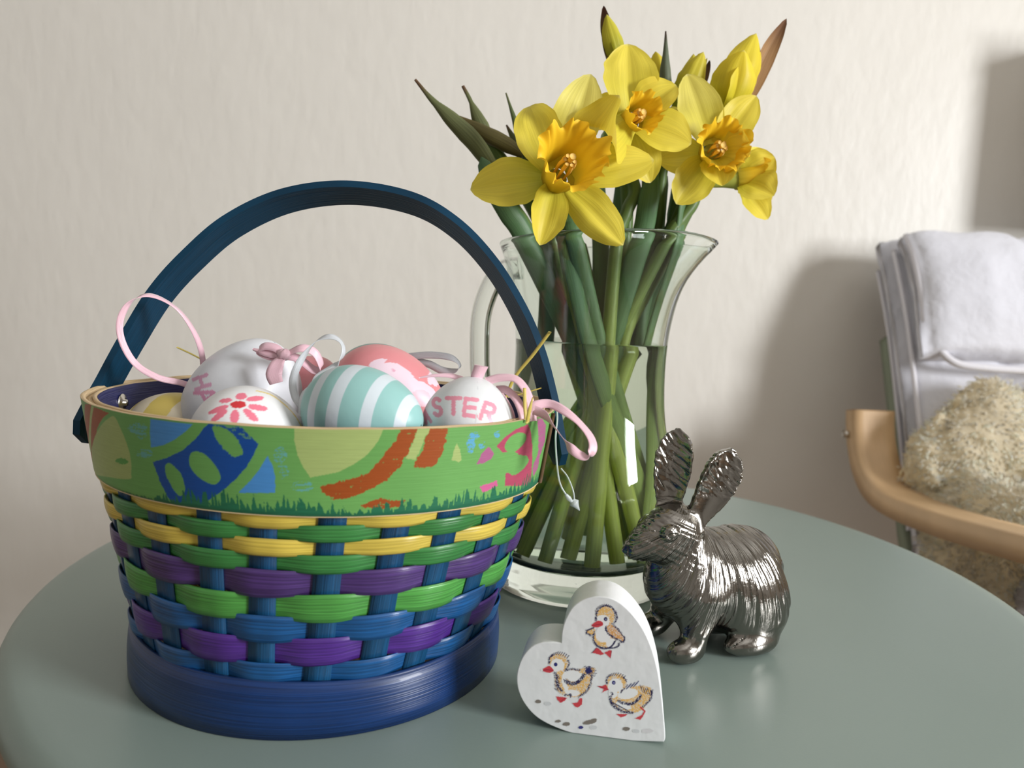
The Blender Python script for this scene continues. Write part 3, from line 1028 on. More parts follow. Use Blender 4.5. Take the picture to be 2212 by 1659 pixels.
# big loose loop of the HAPPY egg
ribbon('hanging_ribbon', px_path([(438, 835, .375), (437, 770, .372), (418, 715, .366), (380, 665, .360), (325, 638, .356), (283, 652, .352), (260, 690, .350), (263, 735, .350),
                                  (292, 785, .352), (340, 815, .356), (395, 828, .364), (440, 845, .372)]),
       [(0.6, .7, 0.2), (0.6, .7, .2), (.3, .9, .2), (0.1, .9, .1), (.1, .8, .5), (.4, .8, .3), (.8, .55, 0), (.8, .5, .1), (.4, .5, .6), (.2, .4, .8), (.1, .5, .8), (0, .5, .8)],
       0.0030, 0.00018, MAT_SATIN_PINK, eA, n=140)
# bow of the HAPPY egg
ribbon('bow_loop', px_path([(614, 768, .347), (650, 752, .346), (680, 762, .348), (694, 792, .350), (680, 800, .351), (645, 775, .349), (614, 768, .348)]), (0.2, 0.6, 0.8), 0.0042, 0.0002, MAT_SATIN_PINK, eA, n=60)
ribbon('bow_loop', px_path([(614, 768, .347), (596, 752, .346), (572, 748, .346), (560, 758, .347), (585, 770, .347), (614, 768, .348)]), (0.1, 0.5, 0.9), 0.0040, 0.0002, MAT_SATIN_PINK, eA, n=60)
ribbon('bow_tail', px_path([(614, 766, .346), (600, 785, .343), (592, 808, .342), (597, 828, .341)]), (0.95, 0.2, 0.25), [0.003, 0.006, 0.0075, 0.006], 0.0002, MAT_SATIN_PINK, eA, n=40)
ribbon('bow_tail', px_path([(614, 766, .346), (585, 764, .346), (565, 760, .346), (546, 754, .347)]), (0.2, 0.4, 0.9), [0.003, 0.004, 0.003, 0.001], 0.0002, MAT_SATIN_PINK, eA, n=40)
def knot(px, py, Y, r, mat, parent):
    c = at(px, py, Y)
    a, b = np.meshgrid(np.linspace(0, 2 * math.pi, 20, endpoint=False), np.linspace(0.05, math.pi - .05, 12), indexing='ij')
    rr = r * (1 + 0.12 * np.sin(5 * a + 3 * b))
    V = c + np.stack([rr * np.cos(a) * np.sin(b) * 1.2, rr * np.sin(a) * np.sin(b), rr * np.cos(b)], -1).reshape(-1, 3)
    return mesh('bow_knot', V, grid_faces(20, 12, True, False), mat, parent, uv=np.stack([a.ravel() * r, b.ravel() * r], 1))
knot(614, 766, .3455, 0.0026, MAT_SATIN_PINK, eA)
# white loop of the striped egg
ribbon('hanging_ribbon', px_path([(658, 885, .318), (638, 858, .322), (633, 820, .326), (650, 778, .328), (682, 738, .330), (712, 727, .330), (736, 738, .330), (742, 762, .329), (724, 790, .328),
                                  (692, 812, .326), (668, 836, .322), (655, 862, .318), (652, 900, .314)]),
       [(0.9, .4, -.1), (.9, .4, .1), (.9, .4, .2), (.7, .5, .5), (.3, .8, .4), (.1, .7, .6), (.1, .9, .2), (.3, .9, 0), (.2, .4, .8), (.2, .3, .9), (.6, .3, .7), (.9, .4, .3), (.9, .3, .1)],
       0.0033, 0.0002, MAT_SATIN_WHITE, eC, n=150)
# silver loop of the hidden mint egg
ribbon('hanging_ribbon', px_path([(850, 775, .398), (885, 770, .392), (930, 767, .388), (972, 772, .384), (993, 788, .382), (984, 801, .382), (955, 800, .384), (925, 786, .388), (890, 780, .392)]),
       [(0, .5, .9), (0, .5, .9), (0, .5, .9), (.1, .7, .7), (.2, 1, .1), (.2, .8, .5), (0, .5, .9), (0, .5, .9), (0, .5, .9)], 0.0040, 0.0002, MAT_SATIN_GREY, eE, n=110)
# ribbons of the EASTER egg
ribbon('bow_tail', px_path([(1024, 836, .318), (1030, 815, .316), (1040, 790, .313)]), (0.95, 0.1, 0.25), [0.0042, 0.0054, 0.0062], 0.0002, MAT_SATIN_PINK, eF, n=30)
ribbon('bow_tail', px_path([(1010, 824, .320), (975, 812, .318), (940, 811, .317), (905, 816, .316)]), (0.1, 0.5, 0.9), [0.003, 0.0022, 0.0014, 0.0005], 0.0002, MAT_SATIN_PINK, eF, n=40)
ribbon('hanging_ribbon', px_path([(1050, 824, .318), (1080, 816, .318), (1112, 818, .317), (1134, 840, .314), (1146, 875, .312), (1150, 910, .311)]),
       [(.1, .5, .9), (.1, .6, .8), (.2, .7, .6), (.8, .5, .2), (.95, .3, 0), (.95, .3, 0)], 0.0040, 0.0002, MAT_SATIN_PINK, eF, n=80)
ribbon('hanging_ribbon', px_path([(1070, 842, .320), (1092, 842, .318), (1115, 862, .314), (1128, 890, .311), (1132, 915, .310)]),
       [(.1, .6, .8), (.3, .6, .6), (.8, .5, .2), (.95, .3, 0), (.95, .3, 0)], 0.0040, 0.0002, MAT_SATIN_PINK, eF, n=70)
ribbon('hanging_ribbon', px_path([(1068, 840, .322), (1085, 858, .320), (1100, 885, .316), (1108, 915, .314)]), [(.7, .5, .4), (.9, .4, .1), (.95, .3, 0), (.95, .3, 0)], 0.0034, 0.0002, MAT_SATIN_PINK, eF, n=60)
ribbon('hanging_ribbon', px_path([(1140, 885, .312), (1155, 876, .312), (1185, 872, .313), (1215, 885, .310), (1250, 912, .306), (1276, 945, .302), (1280, 972, .300), (1262, 986, .299), (1235, 970, .300),
                                  (1205, 932, .304), (1178, 898, .309), (1150, 884, .312)]),
       [(0, .3, 1), (0, .3, 1), (0.1, .4, .9), (.3, .5, .8), (.6, .8, .3), (.9, .5, 0), (.95, .3, -.2), (.3, .6, .7), (-.5, .3, .8), (-.6, .2, .75), (-.4, .2, .9), (0, .3, 1)],
       0.0038, 0.0002, MAT_SATIN_PINK, eF, n=150)

# ------------------------------------------------------------------ straw in the basket
MAT_STRAW = material('yellow_straw', (206, 186, 92), rough=0.5, streak=(80, 4000, 0.25, 0.3))
def straw_bed():
    V, f = [], []
    n = 0
    for i in range(420):
        ph = RNG.uniform(0, 2 * math.pi)
        r = math.sqrt(RNG.uniform(0, 1))
        z = RNG.uniform(0.02, 0.082)
        a, b = body_ab(np.array(z))
        c = ell(np.array(ph), a * r * 0.84, b * r * 0.84, np.array(z))
        d = RNG.normal(size=3) * np.array([1, 1, 0.25])
        d = unit(d) * RNG.uniform(0.012, 0.022)
        pts = np.array([c - d, c + [0, 0, 0.004], c + d])
        q = pts - BC
        lim = np.sqrt((q @ E1 / 0.080) ** 2 + (q @ E2 / 0.076) ** 2)
        sc = np.where(lim > 1, 1 / lim, 1)[:, None]
        pts[:, :2] = BC[:2] + q[:, :2] * sc
        C = catmull(pts, 7)
        v, ff, uv = ribbon_geo(C, unit(RNG.normal(size=3)), 0.0016, 0.0003)
        f += [[j + n for j in k] for k in ff]
        V.append(v)
        n += len(v)
    o = mesh('straw_bed', np.concatenate(V), f, MAT_STRAW, origin=BC, smooth=False)
    tag(o, 'yellow straw filling the basket beneath the eggs', 'straw', kind='stuff')
straw_bed()
def strand(label, pts, w, side=(0.9, 0.3, 0.2)):
    C = px_path(pts)
    o = ribbon('straw_strand', C, side, w, 0.0003, MAT_STRAW, None, n=30, origin=C[0])
    return tag(o, label, 'straw', 'loose straw strands')
strand('yellow straw strand sticking up diagonally in front of the jug', [(1092, 860, .338), (1112, 815, .334), (1150, 768, .328), (1188, 717, .320)], [0.0012, 0.0017, 0.0018, 0.0016])
strand('upright yellow straw strand among the pink ribbons at right', [(1137, 915, .308), (1134, 880, .309), (1133, 838, .312)], 0.0014)
strand('short curved yellow straw blade right of the pink ribbons', [(1139, 912, .306), (1144, 885, .305), (1151, 858, .305)], [0.0016, 0.0016, 0.0004])
strand('thin straw strand standing out left of the large white egg', [(382, 750, .405), (420, 768, .402), (442, 782, .400), (447, 800, .400)], 0.0008)
strand('bit of yellow straw at the left end inside the rim', [(205, 866, .352), (212, 878, .350), (224, 892, .346)], 0.0010)
strand('faint straw fibre crossing behind the pink ribbons', [(1098, 858, .345), (1130, 850, .345), (1170, 838, .345)], 0.0006, (0, .3, .9))

# clear plastic tag fastener hanging from the handle end
MAT_PLASTIC = material('clear_plastic', (226, 232, 232), rough=0.25, spec=0.6, transl=0.45)
tg = thing('tag_fastener', 'clear plastic tag fastener looped over the right handle end', 'tag', tuple(at(1240, 1095, .352)))
tube('loop', px_path([(1225, 1072, .350), (1212, 1050, .350), (1205, 1020, .348), (1200, 950, .346), (1204, 900, .350), (1198, 868, .356), (1185, 866, .36)]), 0.00042, MAT_PLASTIC, tg, k=8, n=60)
tube('loop', px_path([(1241, 1082, .352), (1238, 1060, .352), (1226, 1030, .354), (1212, 1012, .356)]), 0.00036, MAT_PLASTIC, tg, k=8, n=30)
tube('shank', px_path([(1222, 1068, .350), (1232, 1080, .351), (1240, 1090, .352)]), [0.0007, 0.0012, 0.0008, 0.0011], MAT_PLASTIC, tg, k=8, n=24)
tube('arrow_head', px_path([(1236, 1080, .352), (1243, 1090, .352), (1252, 1103, .352)]), [0.0012, 0.0025, 0.0012, 0.0002], MAT_PLASTIC, tg, k=6, n=14)

# ------------------------------------------------------------------ glass jug with water
MAT_GLASS = glass('jug_glass', (252, 255, 253), 1.48)
MAT_WATER = glass('water', (251, 253, 247), 1.33)
JC = np.array([0.0475, 0.4745, TZ])
JUG_LEAN = 0.008     # the jug's axis leans slightly to its spout side towards the top
jg = thing('glass_jug', 'clear glass jug with curled spout holding the daffodils', 'jug', tuple(JC))
def jug_outer(z):
    return np.interp(z, [0, .003, .010, .018, .028, .045, .065, .078, .091, .108, .130, .150, .165, .180, .190, .198, .205, .2105, .2135],
                     [.0560, .0575, .0584, .0580, .0584, .0592, .0580, .0556, .0522, .0487, .0472, .0473, .0486, .0518, .0540, .0556, .0572, .0590, .0604])
def jug_mod(top):
    def f(a, r, z):
        a = (a + math.pi) % (2 * math.pi) - math.pi + 0.10
        lift = smooth01((z - 0.168) / 0.05)
        sp_ = np.exp(-(a / 0.42) ** 2)
        r = r + sp_ * 0.0135 * lift ** 2.0 - 0.0035 * lift * np.exp(-((np.abs(a) - 0.95) / 0.35) ** 2)
        z = z - 0.003 * sp_ * lift ** 3 + 0.004 * np.cos(a) * lift
        return r, z
    return f
def lean(V):
    V = V.copy()
    V[:, 0] += (V[:, 2] - TZ) * JUG_LEAN
    return V
def jug():
    zs = np.concatenate([np.linspace(0.0, 0.02, 9), np.linspace(0.026, 0.213, 44)])
    rs = np.array([jug_outer(z) for z in zs])
    k = np.ones(5) / 5
    rs[5:-5] = np.convolve(rs, k, 'same')[5:-5]
    out = [(0.0004, 0.0012), (0.025, 0.0012), (0.048, 0.0006)] + list(zip(rs, zs))
    th = 0.0030
    lip = [(rs[-1] + 0.0006, 0.2142), (rs[-1] + 0.0003, 0.2155), (rs[-1] - 0.0010, 0.2163), (rs[-1] - 0.0024, 0.2158), (rs[-1] - 0.0032, 0.2146)]
    inn = [(r - th, z) for r, z in zip(rs[::-1], zs[::-1]) if z > 0.0235]
    inn += [(inn[-1][0] - 0.004, 0.0195), (inn[-1][0] - 0.012, 0.0172), (0.025, 0.0165), (0.0004, 0.0165)]
    V, f = lathe_geo(out + lip + inn, JC, 120, jug_mod(True))
    f = f[:, ::-1] if False else f
    mesh('body', lean(V), f, MAT_GLASS, jg)
    # water fills the inside and just meets the glass
    zw = np.linspace(0.026, 0.152, 30)
    rw = np.interp(zw, zs, rs) - th + 0.0004
    prof = [(0.0004, 0.0162), (0.025, 0.0162), (rw[0] - 0.010, 0.0168), (rw[0] - 0.003, 0.0195)] + list(zip(rw, zw)) + [(rw[-1] - 0.0006, 0.1526), (0.03, 0.1522), (0.0004, 0.1522)]
    V, f = lathe_geo(prof, JC, 120)
    o = mesh('water', lean(V), f, MAT_WATER, origin=JC + [0, 0, 0.0165])
    tag(o, 'clear water filling the glass jug two thirds', 'water')
    hp = px_path([(1125, 578, .478), (1092, 583, .480), (1062, 615, .482), (1040, 680, .483), (1036, 760, .483), (1040, 830, .483), (1058, 905, .482), (1085, 960, .480), (1125, 985, .478)])
    tube('handle', hp, [.0075, .0072, .0068, .0066, .0066, .0066, .0066, .0068, .0075], MAT_GLASS, jg, k=24, n=90)
jug()

# ------------------------------------------------------------------ daffodils
MAT_PETAL = material('petal', attr=True, rough=0.45, spec=0.3, transl=0.36, streak=(18, 700, 0.10, 0.25))
MAT_CORONA = material('corona', attr=True, rough=0.5, spec=0.25, transl=0.25)
MAT_STEM = material('stem_green', attr=True, rough=0.42, spec=0.4, streak=(8, 900, 0.2, 0.2), transl=0.3)
MAT_POD = material('seed_pod_green', (104, 138, 62), rough=0.45)
MAT_LEAF = material('leaf_green', attr=True, rough=0.45, spec=0.35, streak=(8, 1800, 0.25, 0.2), transl=0.15)
MAT_SPATHE = material('spathe', attr=True, rough=0.55, spec=0.25, streak=(14, 1500, 0.3, 0.3), transl=0.2)
MAT_STAMEN = material('stamen', (222, 180, 90), rough=0.6)
WT = np.array([0, .12, .25, .42, .6, .76, .88, .96, 1.0])
WW = np.array([.42, .64, .86, 1.0, .97, .80, .55, .28, .04])

def petal_geo(base, tip, width, normal, bow=0.0, via=None, cup=0.15, twist=0.0, fold=0.0, wav=0.06, seed=0, c0=(226, 214, 70), c1=(244, 224, 84), tipcurl=0.0, nu=26, nv=15):
    """petal from base to tip; normal = side that faces the light; bow = arch of the midrib, cup = edges raised"""
    base, tip, nrm = map(lambda q: np.asarray(q, float), (base, tip, normal))
    Lg = np.linalg.norm(tip - base)
    ax = (tip - base) / Lg
    nrm = unit(nrm - ax * (nrm @ ax))
    t = np.linspace(0, 1, nu)
    C = base + (tip - base) * t[:, None] + nrm * (bow * Lg * np.sin(math.pi * t ** 0.9) + tipcurl * Lg * np.clip(t - .7, 0, 1) ** 2 * 8)[:, None]
    if via is not None:
        C = catmull([base, at(*via), tip], nu)
    T = unit(np.gradient(C, axis=0))
    S0 = unit(np.cross(T, nrm))
    N0 = np.cross(S0, T)
    w = width * np.interp(t, WT, WW) * 0.5
    w = np.convolve(np.pad(w, 2, mode='edge'), np.ones(5) / 5, 'valid')
    w[-1] = width * 0.01
    v = np.linspace(-1, 1, nv)
    ang = twist * (t - 0.2)
    S = S0 * np.cos(ang)[:, None] + N0 * np.sin(ang)[:, None]
    N = -S0 * np.sin(ang)[:, None] + N0 * np.cos(ang)[:, None]
    TT, VV = np.meshgrid(t, v, indexing='ij')
    q = np.stack([TT.ravel() * 4 + seed * 3.3, VV.ravel() * 2.2], 1)
    nz = vnoise(q, seed).reshape(nu, nv)
    edge = vnoise(np.stack([TT.ravel() * 9 + seed, np.sign(VV.ravel()) * 3], 1), seed + 5).reshape(nu, nv)
    up = cup * VV ** 2 * w[:, None] + wav * nz * width * np.abs(VV) * np.sin(math.pi * TT) - 0.05 * width * np.exp(-(VV / .18) ** 2) * np.sin(math.pi * TT)
    up += fold * np.clip(VV - 0.35, 0, 1) ** 1.5 * w[:, None] * 2.2
    ins = 1 - 0.25 * abs(fold) * np.clip(VV - 0.35, 0, 1)
    V = C[:, None] + S[:, None] * (w[:, None] * VV * ins * (1 + 0.05 * edge))[..., None] + N[:, None] * up[..., None]
    g = smooth01(TT * 1.3)[..., None]
    col = lin(c0) * (1 - g) + lin(c1) * g
    col = col * (1 + 0.06 * nz[..., None])
    tipm = smooth01((TT - 0.965) / 0.035)[..., None]
    col = col * (1 - 0.5 * tipm) + lin((226, 222, 170)) * 0.5 * tipm
    uv = np.stack([(TT * Lg).ravel(), (VV * width * .5).ravel()], 1)
    return V.reshape(-1, 3), grid_faces(nu, nv), np.clip(col.reshape(-1, 3), 0, 1), uv

def petal(parent, *a, name='petal', mat=None, **k):
    V, f, c, uv = petal_geo(*a, **k)
    return mesh(name, V, f, mat or MAT_PETAL, parent, colors=c, uv=uv)

def corona(parent, base, axis, length, r0, r1, seed=0, squash=(1.0, 1.0), frill=1.0):
    axis = unit(axis)
    u = unit(np.cross(axis, [0.1, 0.2, 1.0]))
    v = np.cross(axis, u)
    nu, nv = 168, 26
    a = np.linspace(0, 2 * math.pi, nu, endpoint=False)
    t = np.linspace(0, 1, nv)
    A, T = np.meshgrid(a, t, indexing='ij')
    fl = T ** 5
    w1 = vnoise(np.stack([np.cos(A.ravel()) * 3.2, np.sin(A.ravel()) * 3.2], 1), seed).reshape(A.shape)
    r = r0 + (r1 * 0.74 - r0) * T ** 0.8 + r1 * 0.26 * T ** 4
    r = r * (1 + frill * fl * (0.09 * np.sin(7 * A + 2.6 * w1) + 0.05 * np.sin(16 * A + seed + 2 * w1) + 0.06 * w1))
    z = length * (T - 0.08 * T ** 6) + frill * fl * r1 * (0.16 * np.sin(11 * A + seed + 3 * w1) + 0.09 * np.sin(20 * A + 1 + 3 * w1))
    r = r * (1 + 0.02 * np.sin(12 * A) * (1 - T))
    P = np.asarray(base) + (r * np.cos(A) * squash[0])[..., None] * u + (r * np.sin(A) * squash[1])[..., None] * v + z[..., None] * axis
    c = np.where((T < 0.45)[..., None], lin((176, 158, 40)) * (1 - T[..., None] / .45) + lin((236, 196, 40)) * T[..., None] / .45,
                 lin((236, 196, 40)) * (1 - (T[..., None] - .45) / .55) + lin((250, 206, 52)) * (T[..., None] - .45) / .55)
    co = mesh('corona', P.reshape(-1, 3), grid_faces(nu, nv, True, False), MAT_CORONA, parent, colors=c.reshape(-1, 3))
    base = np.asarray(base)
    for k in range(6):
        q = k * math.pi / 3
        o = (u * math.cos(q) + v * math.sin(q)) * r0 * 0.35
        tube('stamen', [base + o, base + o * 1.3 + axis * length * .45, base + o * 0.9 + axis * length * .68], [0.0006, 0.0006, 0.0011, 0.0012], MAT_STAMEN, parent, k=6, n=10)
    tube('style', [base, base + axis * length * .5, base + axis * length * .82], [0.0008, 0.0008, 0.0018], MAT_STAMEN, parent, k=8, n=10)
    return co

def stem_path(head, neck, foot):
    """stem from the jug floor over the neck to the flower"""
    return [foot, foot * .5 + neck * .5, neck, neck * .45 + np.asarray(head) * .55, head]
def jug_pt(ang, r, z):
    a = math.radians(ang)
    return JC + np.array([r * math.cos(a) + z * JUG_LEAN, r * math.sin(a), z])
FLOOR_Z = 0.021
def stem(parent, pts, r=0.0050, n=60, mat=None):
    C = catmull(pts, n)
    V, f = tube_geo(C, np.linspace(r * 1.08, r * 0.9, n), 12, flat=0.82)
    L = np.concatenate([[0], np.cumsum(np.linalg.norm(np.diff(C, axis=0), axis=1))])
    uv = np.concatenate([np.stack([np.repeat(L, 12), np.tile(np.linspace(0, .02, 12), n)], 1), [[0, 0], [L[-1], 0]]])
    g = smooth01((V[:, 2] - TZ - 0.09) / 0.13)[:, None]        # paler cut ends, painted brighter still to stand for light through the water
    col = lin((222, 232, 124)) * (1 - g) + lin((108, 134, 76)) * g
    return mesh('stem', V, f, mat or MAT_STEM, parent, uv=uv, colors=col)

def flower(label, center, axis, petals, cor, foot, neck, back, group='open daffodils in the jug'):
    t = thing('daffodil', label, 'flower', tuple(foot), group)
    c = np.asarray(center)
    axis = unit(axis)
    for i, p in enumerate(petals):
        tip = at(*p['tip'])
        base = c + unit(tip - c) * 0.0055 - axis * 0.001
        kw = {k: v for k, v in p.items() if k not in ('tip', 'w', 'n')}
        petal(t, base, tip, p['w'], p.get('n', axis), seed=i + int(abs(c[0]) * 1000), **kw)
    corona(t, c - axis * 0.002, axis, cor[0], cor[1], cor[2], seed=int(abs(c[2]) * 997) % 17, **(cor[3] if len(cor) > 3 else {}))
    # floral tube, seed pod and bent neck behind the flower
    b1 = c - axis * 0.018
    tube('floral_tube', [c - axis * 0.001, c - axis * 0.010, b1], [0.0058, 0.0042, 0.0036], material_green_yellow, t, k=12, n=12)
    tube('seed_pod', [b1, b1 - axis * 0.005, b1 - axis * 0.011], [0.0036, 0.0050, 0.0036], MAT_POD, t, k=12, n=12)
    b2 = b1 - axis * 0.011
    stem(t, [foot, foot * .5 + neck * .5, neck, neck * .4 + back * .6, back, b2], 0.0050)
    return t
material_green_yellow = material('floral_tube', (186, 192, 84), rough=0.5, transl=0.2)

def neck_pt(x, y, Y):
    return at(x, y, Y)

YA = 0.415
cAf = at(1204, 384, YA)
flower('largest daffodil, facing out at the front left of the jug', cAf, (0.24, -0.92, 0.26), [
    dict(tip=(1016, 410, YA - .004), w=0.029, bow=0.04, cup=0.10, c0=(206, 204, 66), n=(.05, -.95, .3)),
    dict(tip=(1140, 222, YA + .004), w=0.026, bow=0.10, cup=0.30, tipcurl=-0.25, n=(-.2, -.95, .1)),
    dict(tip=(1276, 160, YA + .008), w=0.027, bow=0.05, cup=0.25, c1=(240, 228, 120), n=(-.1, -.95, -.1)),
    dict(tip=(1412, 345, YA + .010), w=0.030, bow=0.02, cup=0.15, n=(-.1, -.9, .4)),
    dict(tip=(1346, 530, YA - .010), w=0.0225, bow=0.06, cup=0.22, fold=-0.6, n=(0, -.9, .4)),
    dict(tip=(1166, 530, YA - .012), w=0.021, bow=0.07, cup=0.25, fold=0.5, n=(.1, -.9, .3)),
], (0.034, 0.0085, 0.0180), jug_pt(-35, .040, FLOOR_Z), at(1222, 545, .452), at(1240, 420, .455))
YB = 0.440
cBf = at(1362, 262, YB)
flower('topmost open daffodil with a petal curled over its trumpet', cBf, (0.36, -0.90, 0.14), [
    dict(tip=(1356, 95, YB + .008), w=0.032, bow=0.06, cup=0.20, n=(.1, -.95, -.05)),
    dict(tip=(1461, 184, YB + .000), w=0.025, bow=0.10, cup=0.25, n=(.2, -.7, .6)),
    dict(tip=(1493, 311, YB - .004), w=0.029, bow=0.04, cup=0.20, n=(.1, -.9, .35)),
    dict(tip=(1338, 206, YB - .034), via=(1302, 288, YB - .026), w=0.034, cup=0.5, n=(-.55, -.6, -.4)),
    dict(tip=(1268, 232, YB + .004), w=0.024, bow=0.10, cup=0.1, n=(-.3, -.9, .3)),
    dict(tip=(1405, 395, YB + .004), w=0.022, bow=0.05, cup=0.2, n=(0, -.95, .3)),
], (0.020, 0.0065, 0.0112), jug_pt(-85, .042, FLOOR_Z), at(1330, 545, .466), at(1370, 400, .47))
YC = 0.455
cCf = at(1541, 330, YC)
flower('daffodil on the right with a greenish throat', cCf, (0.14, -0.95, 0.10), [
    dict(tip=(1484, 160, YC + .006), w=0.0265, bow=0.05, cup=0.20, c1=(240, 226, 110), n=(.1, -.95, -.05)),
    dict(tip=(1634, 207, YC + .004), w=0.0215, bow=0.06, cup=0.22, n=(-.1, -.95, .1)),
    dict(tip=(1622, 330, YC - .014), w=0.027, bow=0.02, cup=0.35, n=(-.6, -.75, .1)),
    dict(tip=(1560, 402, YC - .016), w=0.022, bow=0.04, cup=0.4, n=(-.1, -.8, .6)),
    dict(tip=(1461, 441, YC - .006), w=0.0240, bow=0.05, cup=0.20, n=(.1, -.95, .2)),
    dict(tip=(1420, 345, YC + .002), w=0.0235, bow=0.05, cup=0.2, n=(.1, -.95, .1)),
], (0.020, 0.0085, 0.0150), jug_pt(165, .040, FLOOR_Z), at(1425, 545, .470), at(1500, 430, .478))
YD = 0.478
cDf = at(1596, 388, YD)
flower('small daffodil turned away to the far right', cDf, (0.93, 0.05, 0.12), [
    dict(tip=(1674, 340, YD - .006), w=0.022, bow=0.10, cup=0.3, n=(.2, -.9, .3)),
    dict(tip=(1672, 423, YD - .018), w=0.026, bow=0.10, cup=0.2, n=(-.1, -.9, .4)),
    dict(tip=(1659, 474, YD - .004), w=0.018, bow=0.04, cup=0.25, n=(0, -.9, .3)),
    dict(tip=(1660, 330, YD + .016), w=0.020, bow=0.06, cup=0.25, n=(-.3, -.9, 0)),
    dict(tip=(1662, 440, YD + .018), w=0.020, bow=0.06, cup=0.25, n=(-.3, -.9, 0)),
    dict(tip=(1668, 385, YD + .024), w=0.022, bow=0.06, cup=0.25, n=(-.9, -.2, 0)),
], (0.019, 0.0062, 0.0112), jug_pt(192, .044, FLOOR_Z), at(1440, 548, .482), at(1492, 440, .484))

GREY_GREEN, BROWN, PAPER = (112, 118, 78), (112, 84, 62), (176, 138, 98)
def spathe(parent, base, tip, w, n, c0=GREY_GREEN, c1=BROWN, cup=0.9, bow=0.03, name='spathe', **k):
    V, f, c, uv = petal_geo(base, tip, w, n, bow=bow, cup=cup, c0=c0, c1=c0, nu=24, nv=11, wav=0.03, **k)
    tt = np.repeat(np.linspace(0, 1, 24), 11)
    g = smooth01((tt - 0.62) / 0.35)[:, None]
    return mesh(name, V, f, MAT_SPATHE, parent, colors=lin(c0) * (1 - g) + lin(c1) * g, uv=uv)
def closed_spathe(parent, pts, radii, c0=GREY_GREEN, c1=BROWN, name='spathe'):
    n = 34
    C = catmull(pts, n)
    r = np.interp(np.linspace(0, 1, n), np.linspace(0, 1, len(radii)), radii)
    V, f = tube_geo(C, r, 14, flat=0.75)
    a = np.tile(np.arange(14), n)
    g = smooth01((np.repeat(np.linspace(0, 1, n), 14) - 0.72) / 0.25)[:, None]
    col = (lin(c0) * (1 - g) + lin(c1) * g) * (1 + 0.10 * np.cos(a * 2 * math.pi / 7))[:, None]
    col = np.concatenate([col, col[:1], col[-1:]])
    uv = np.concatenate([np.stack([np.repeat(np.linspace(0, .06, n), 14), np.tile(np.linspace(0, .02, 14), n)], 1), [[0, 0], [0, 0]]])
    return mesh(name, V, f, MAT_SPATHE, parent, colors=col, uv=uv)
def bud(label, foot, neck, mid, base, group='daffodil buds in the jug', r=0.0048):
    t = thing('daffodil_bud', label, 'bud', tuple(foot), group)
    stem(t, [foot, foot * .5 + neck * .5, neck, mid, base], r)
    return t

# opening yellow bud with papery spathe, top right
b0 = at(1566, 240, .470)
t = bud('opening yellow bud with a brown papery spathe at top right', jug_pt(218, .042, FLOOR_Z), at(1432, 540, .486), at(1510, 370, .478), b0)
YEL, YEL2 = (226, 206, 50), (240, 220, 66)
for tip, w, n_, s_ in (((1607, 108, .463), .027, (.0, -.95, .2), 1), ((1634, 72, .476), .024, (.1, -.95, .1), 2), ((1612, 120, .482), .022, (-.5, .8, .2), 3), ((1600, 140, .466), .020, (.9, -.2, .1), 4)):
    petal(t, b0, at(*tip), w, n_, bow=0.10, cup=-0.55, seed=s_, c0=(206, 196, 44), c1=YEL2)
spathe(t, at(1612, 228, .474), at(1699, 40, .476), 0.0125, (.4, -.85, .2), PAPER, (120, 84, 60), cup=0.5, bow=-0.10)
# green-yellow bud left of it
b0 = at(1462, 240, .478)
t = bud('half-open greenish yellow bud behind the two right daffodils', jug_pt(135, .038, FLOOR_Z), at(1405, 540, .488), at(1430, 370, .484), b0)
for tip, w, n_, s_ in (((1520, 112, .474), .017, (.1, -.95, .2), 5), ((1498, 116, .482), .015, (-.7, -.6, .1), 6), ((1528, 125, .484), .015, (.9, .3, .1), 7)):
    petal(t, b0, at(*tip), w, n_, bow=0.12, cup=-0.6, seed=s_, c0=(150, 156, 50), c1=(222, 208, 70))
spathe(t, at(1500, 215, .486), at(1533, 130, .486), 0.005, (.3, -.9, .2), BROWN, (70, 50, 40))
# tall slim bud with brown sheath at the top
b0 = at(1342, 150, .470)
t = bud('slim yellow green bud with a thin brown sheath at the very top', jug_pt(90, .034, FLOOR_Z), at(1350, 540, .484), at(1350, 350, .48), b0)
for tip, w, n_, s_ in (((1311, 31, .466), .0135, (.2, -.95, .1), 8), ((1313, 34, .474), .012, (.8, .4, .1), 9), ((1312, 36, .470), .011, (-.8, .4, .1), 10)):
    petal(t, b0, at(*tip), w, n_, bow=0.10, cup=-0.7, seed=s_, c0=(150, 160, 40), c1=(214, 204, 66))
spathe(t, at(1328, 160, .468), at(1304, 12, .470), 0.0085, (-.5, -.85, .1), (110, 92, 66), (96, 62, 52), bow=-0.06)
# bud with grey-green pointed spathe
b0 = at(1430, 205, .480)
t = bud('yellow bud half wrapped in a dark pointed grey-green spathe', jug_pt(240, .044, FLOOR_Z), at(1380, 540, .492), at(1405, 370, .488), b0)
for tip, w, n_, s_ in (((1416, 111, .476), .013, (-.1, -.95, .1), 11), ((1418, 114, .484), .012, (.6, .6, .1), 12)):
    petal(t, b0, at(*tip), w, n_, bow=0.12, cup=-0.6, seed=s_, c0=(190, 180, 50), c1=(226, 206, 66))
closed_spathe(t, [at(1440, 215, .472), at(1437, 160, .470), at(1438, 110, .471), at(1438, 68, .473)], [.0050, .0050, .0042, .0025, .0014, .0006], (104, 112, 92), (78, 62, 54))
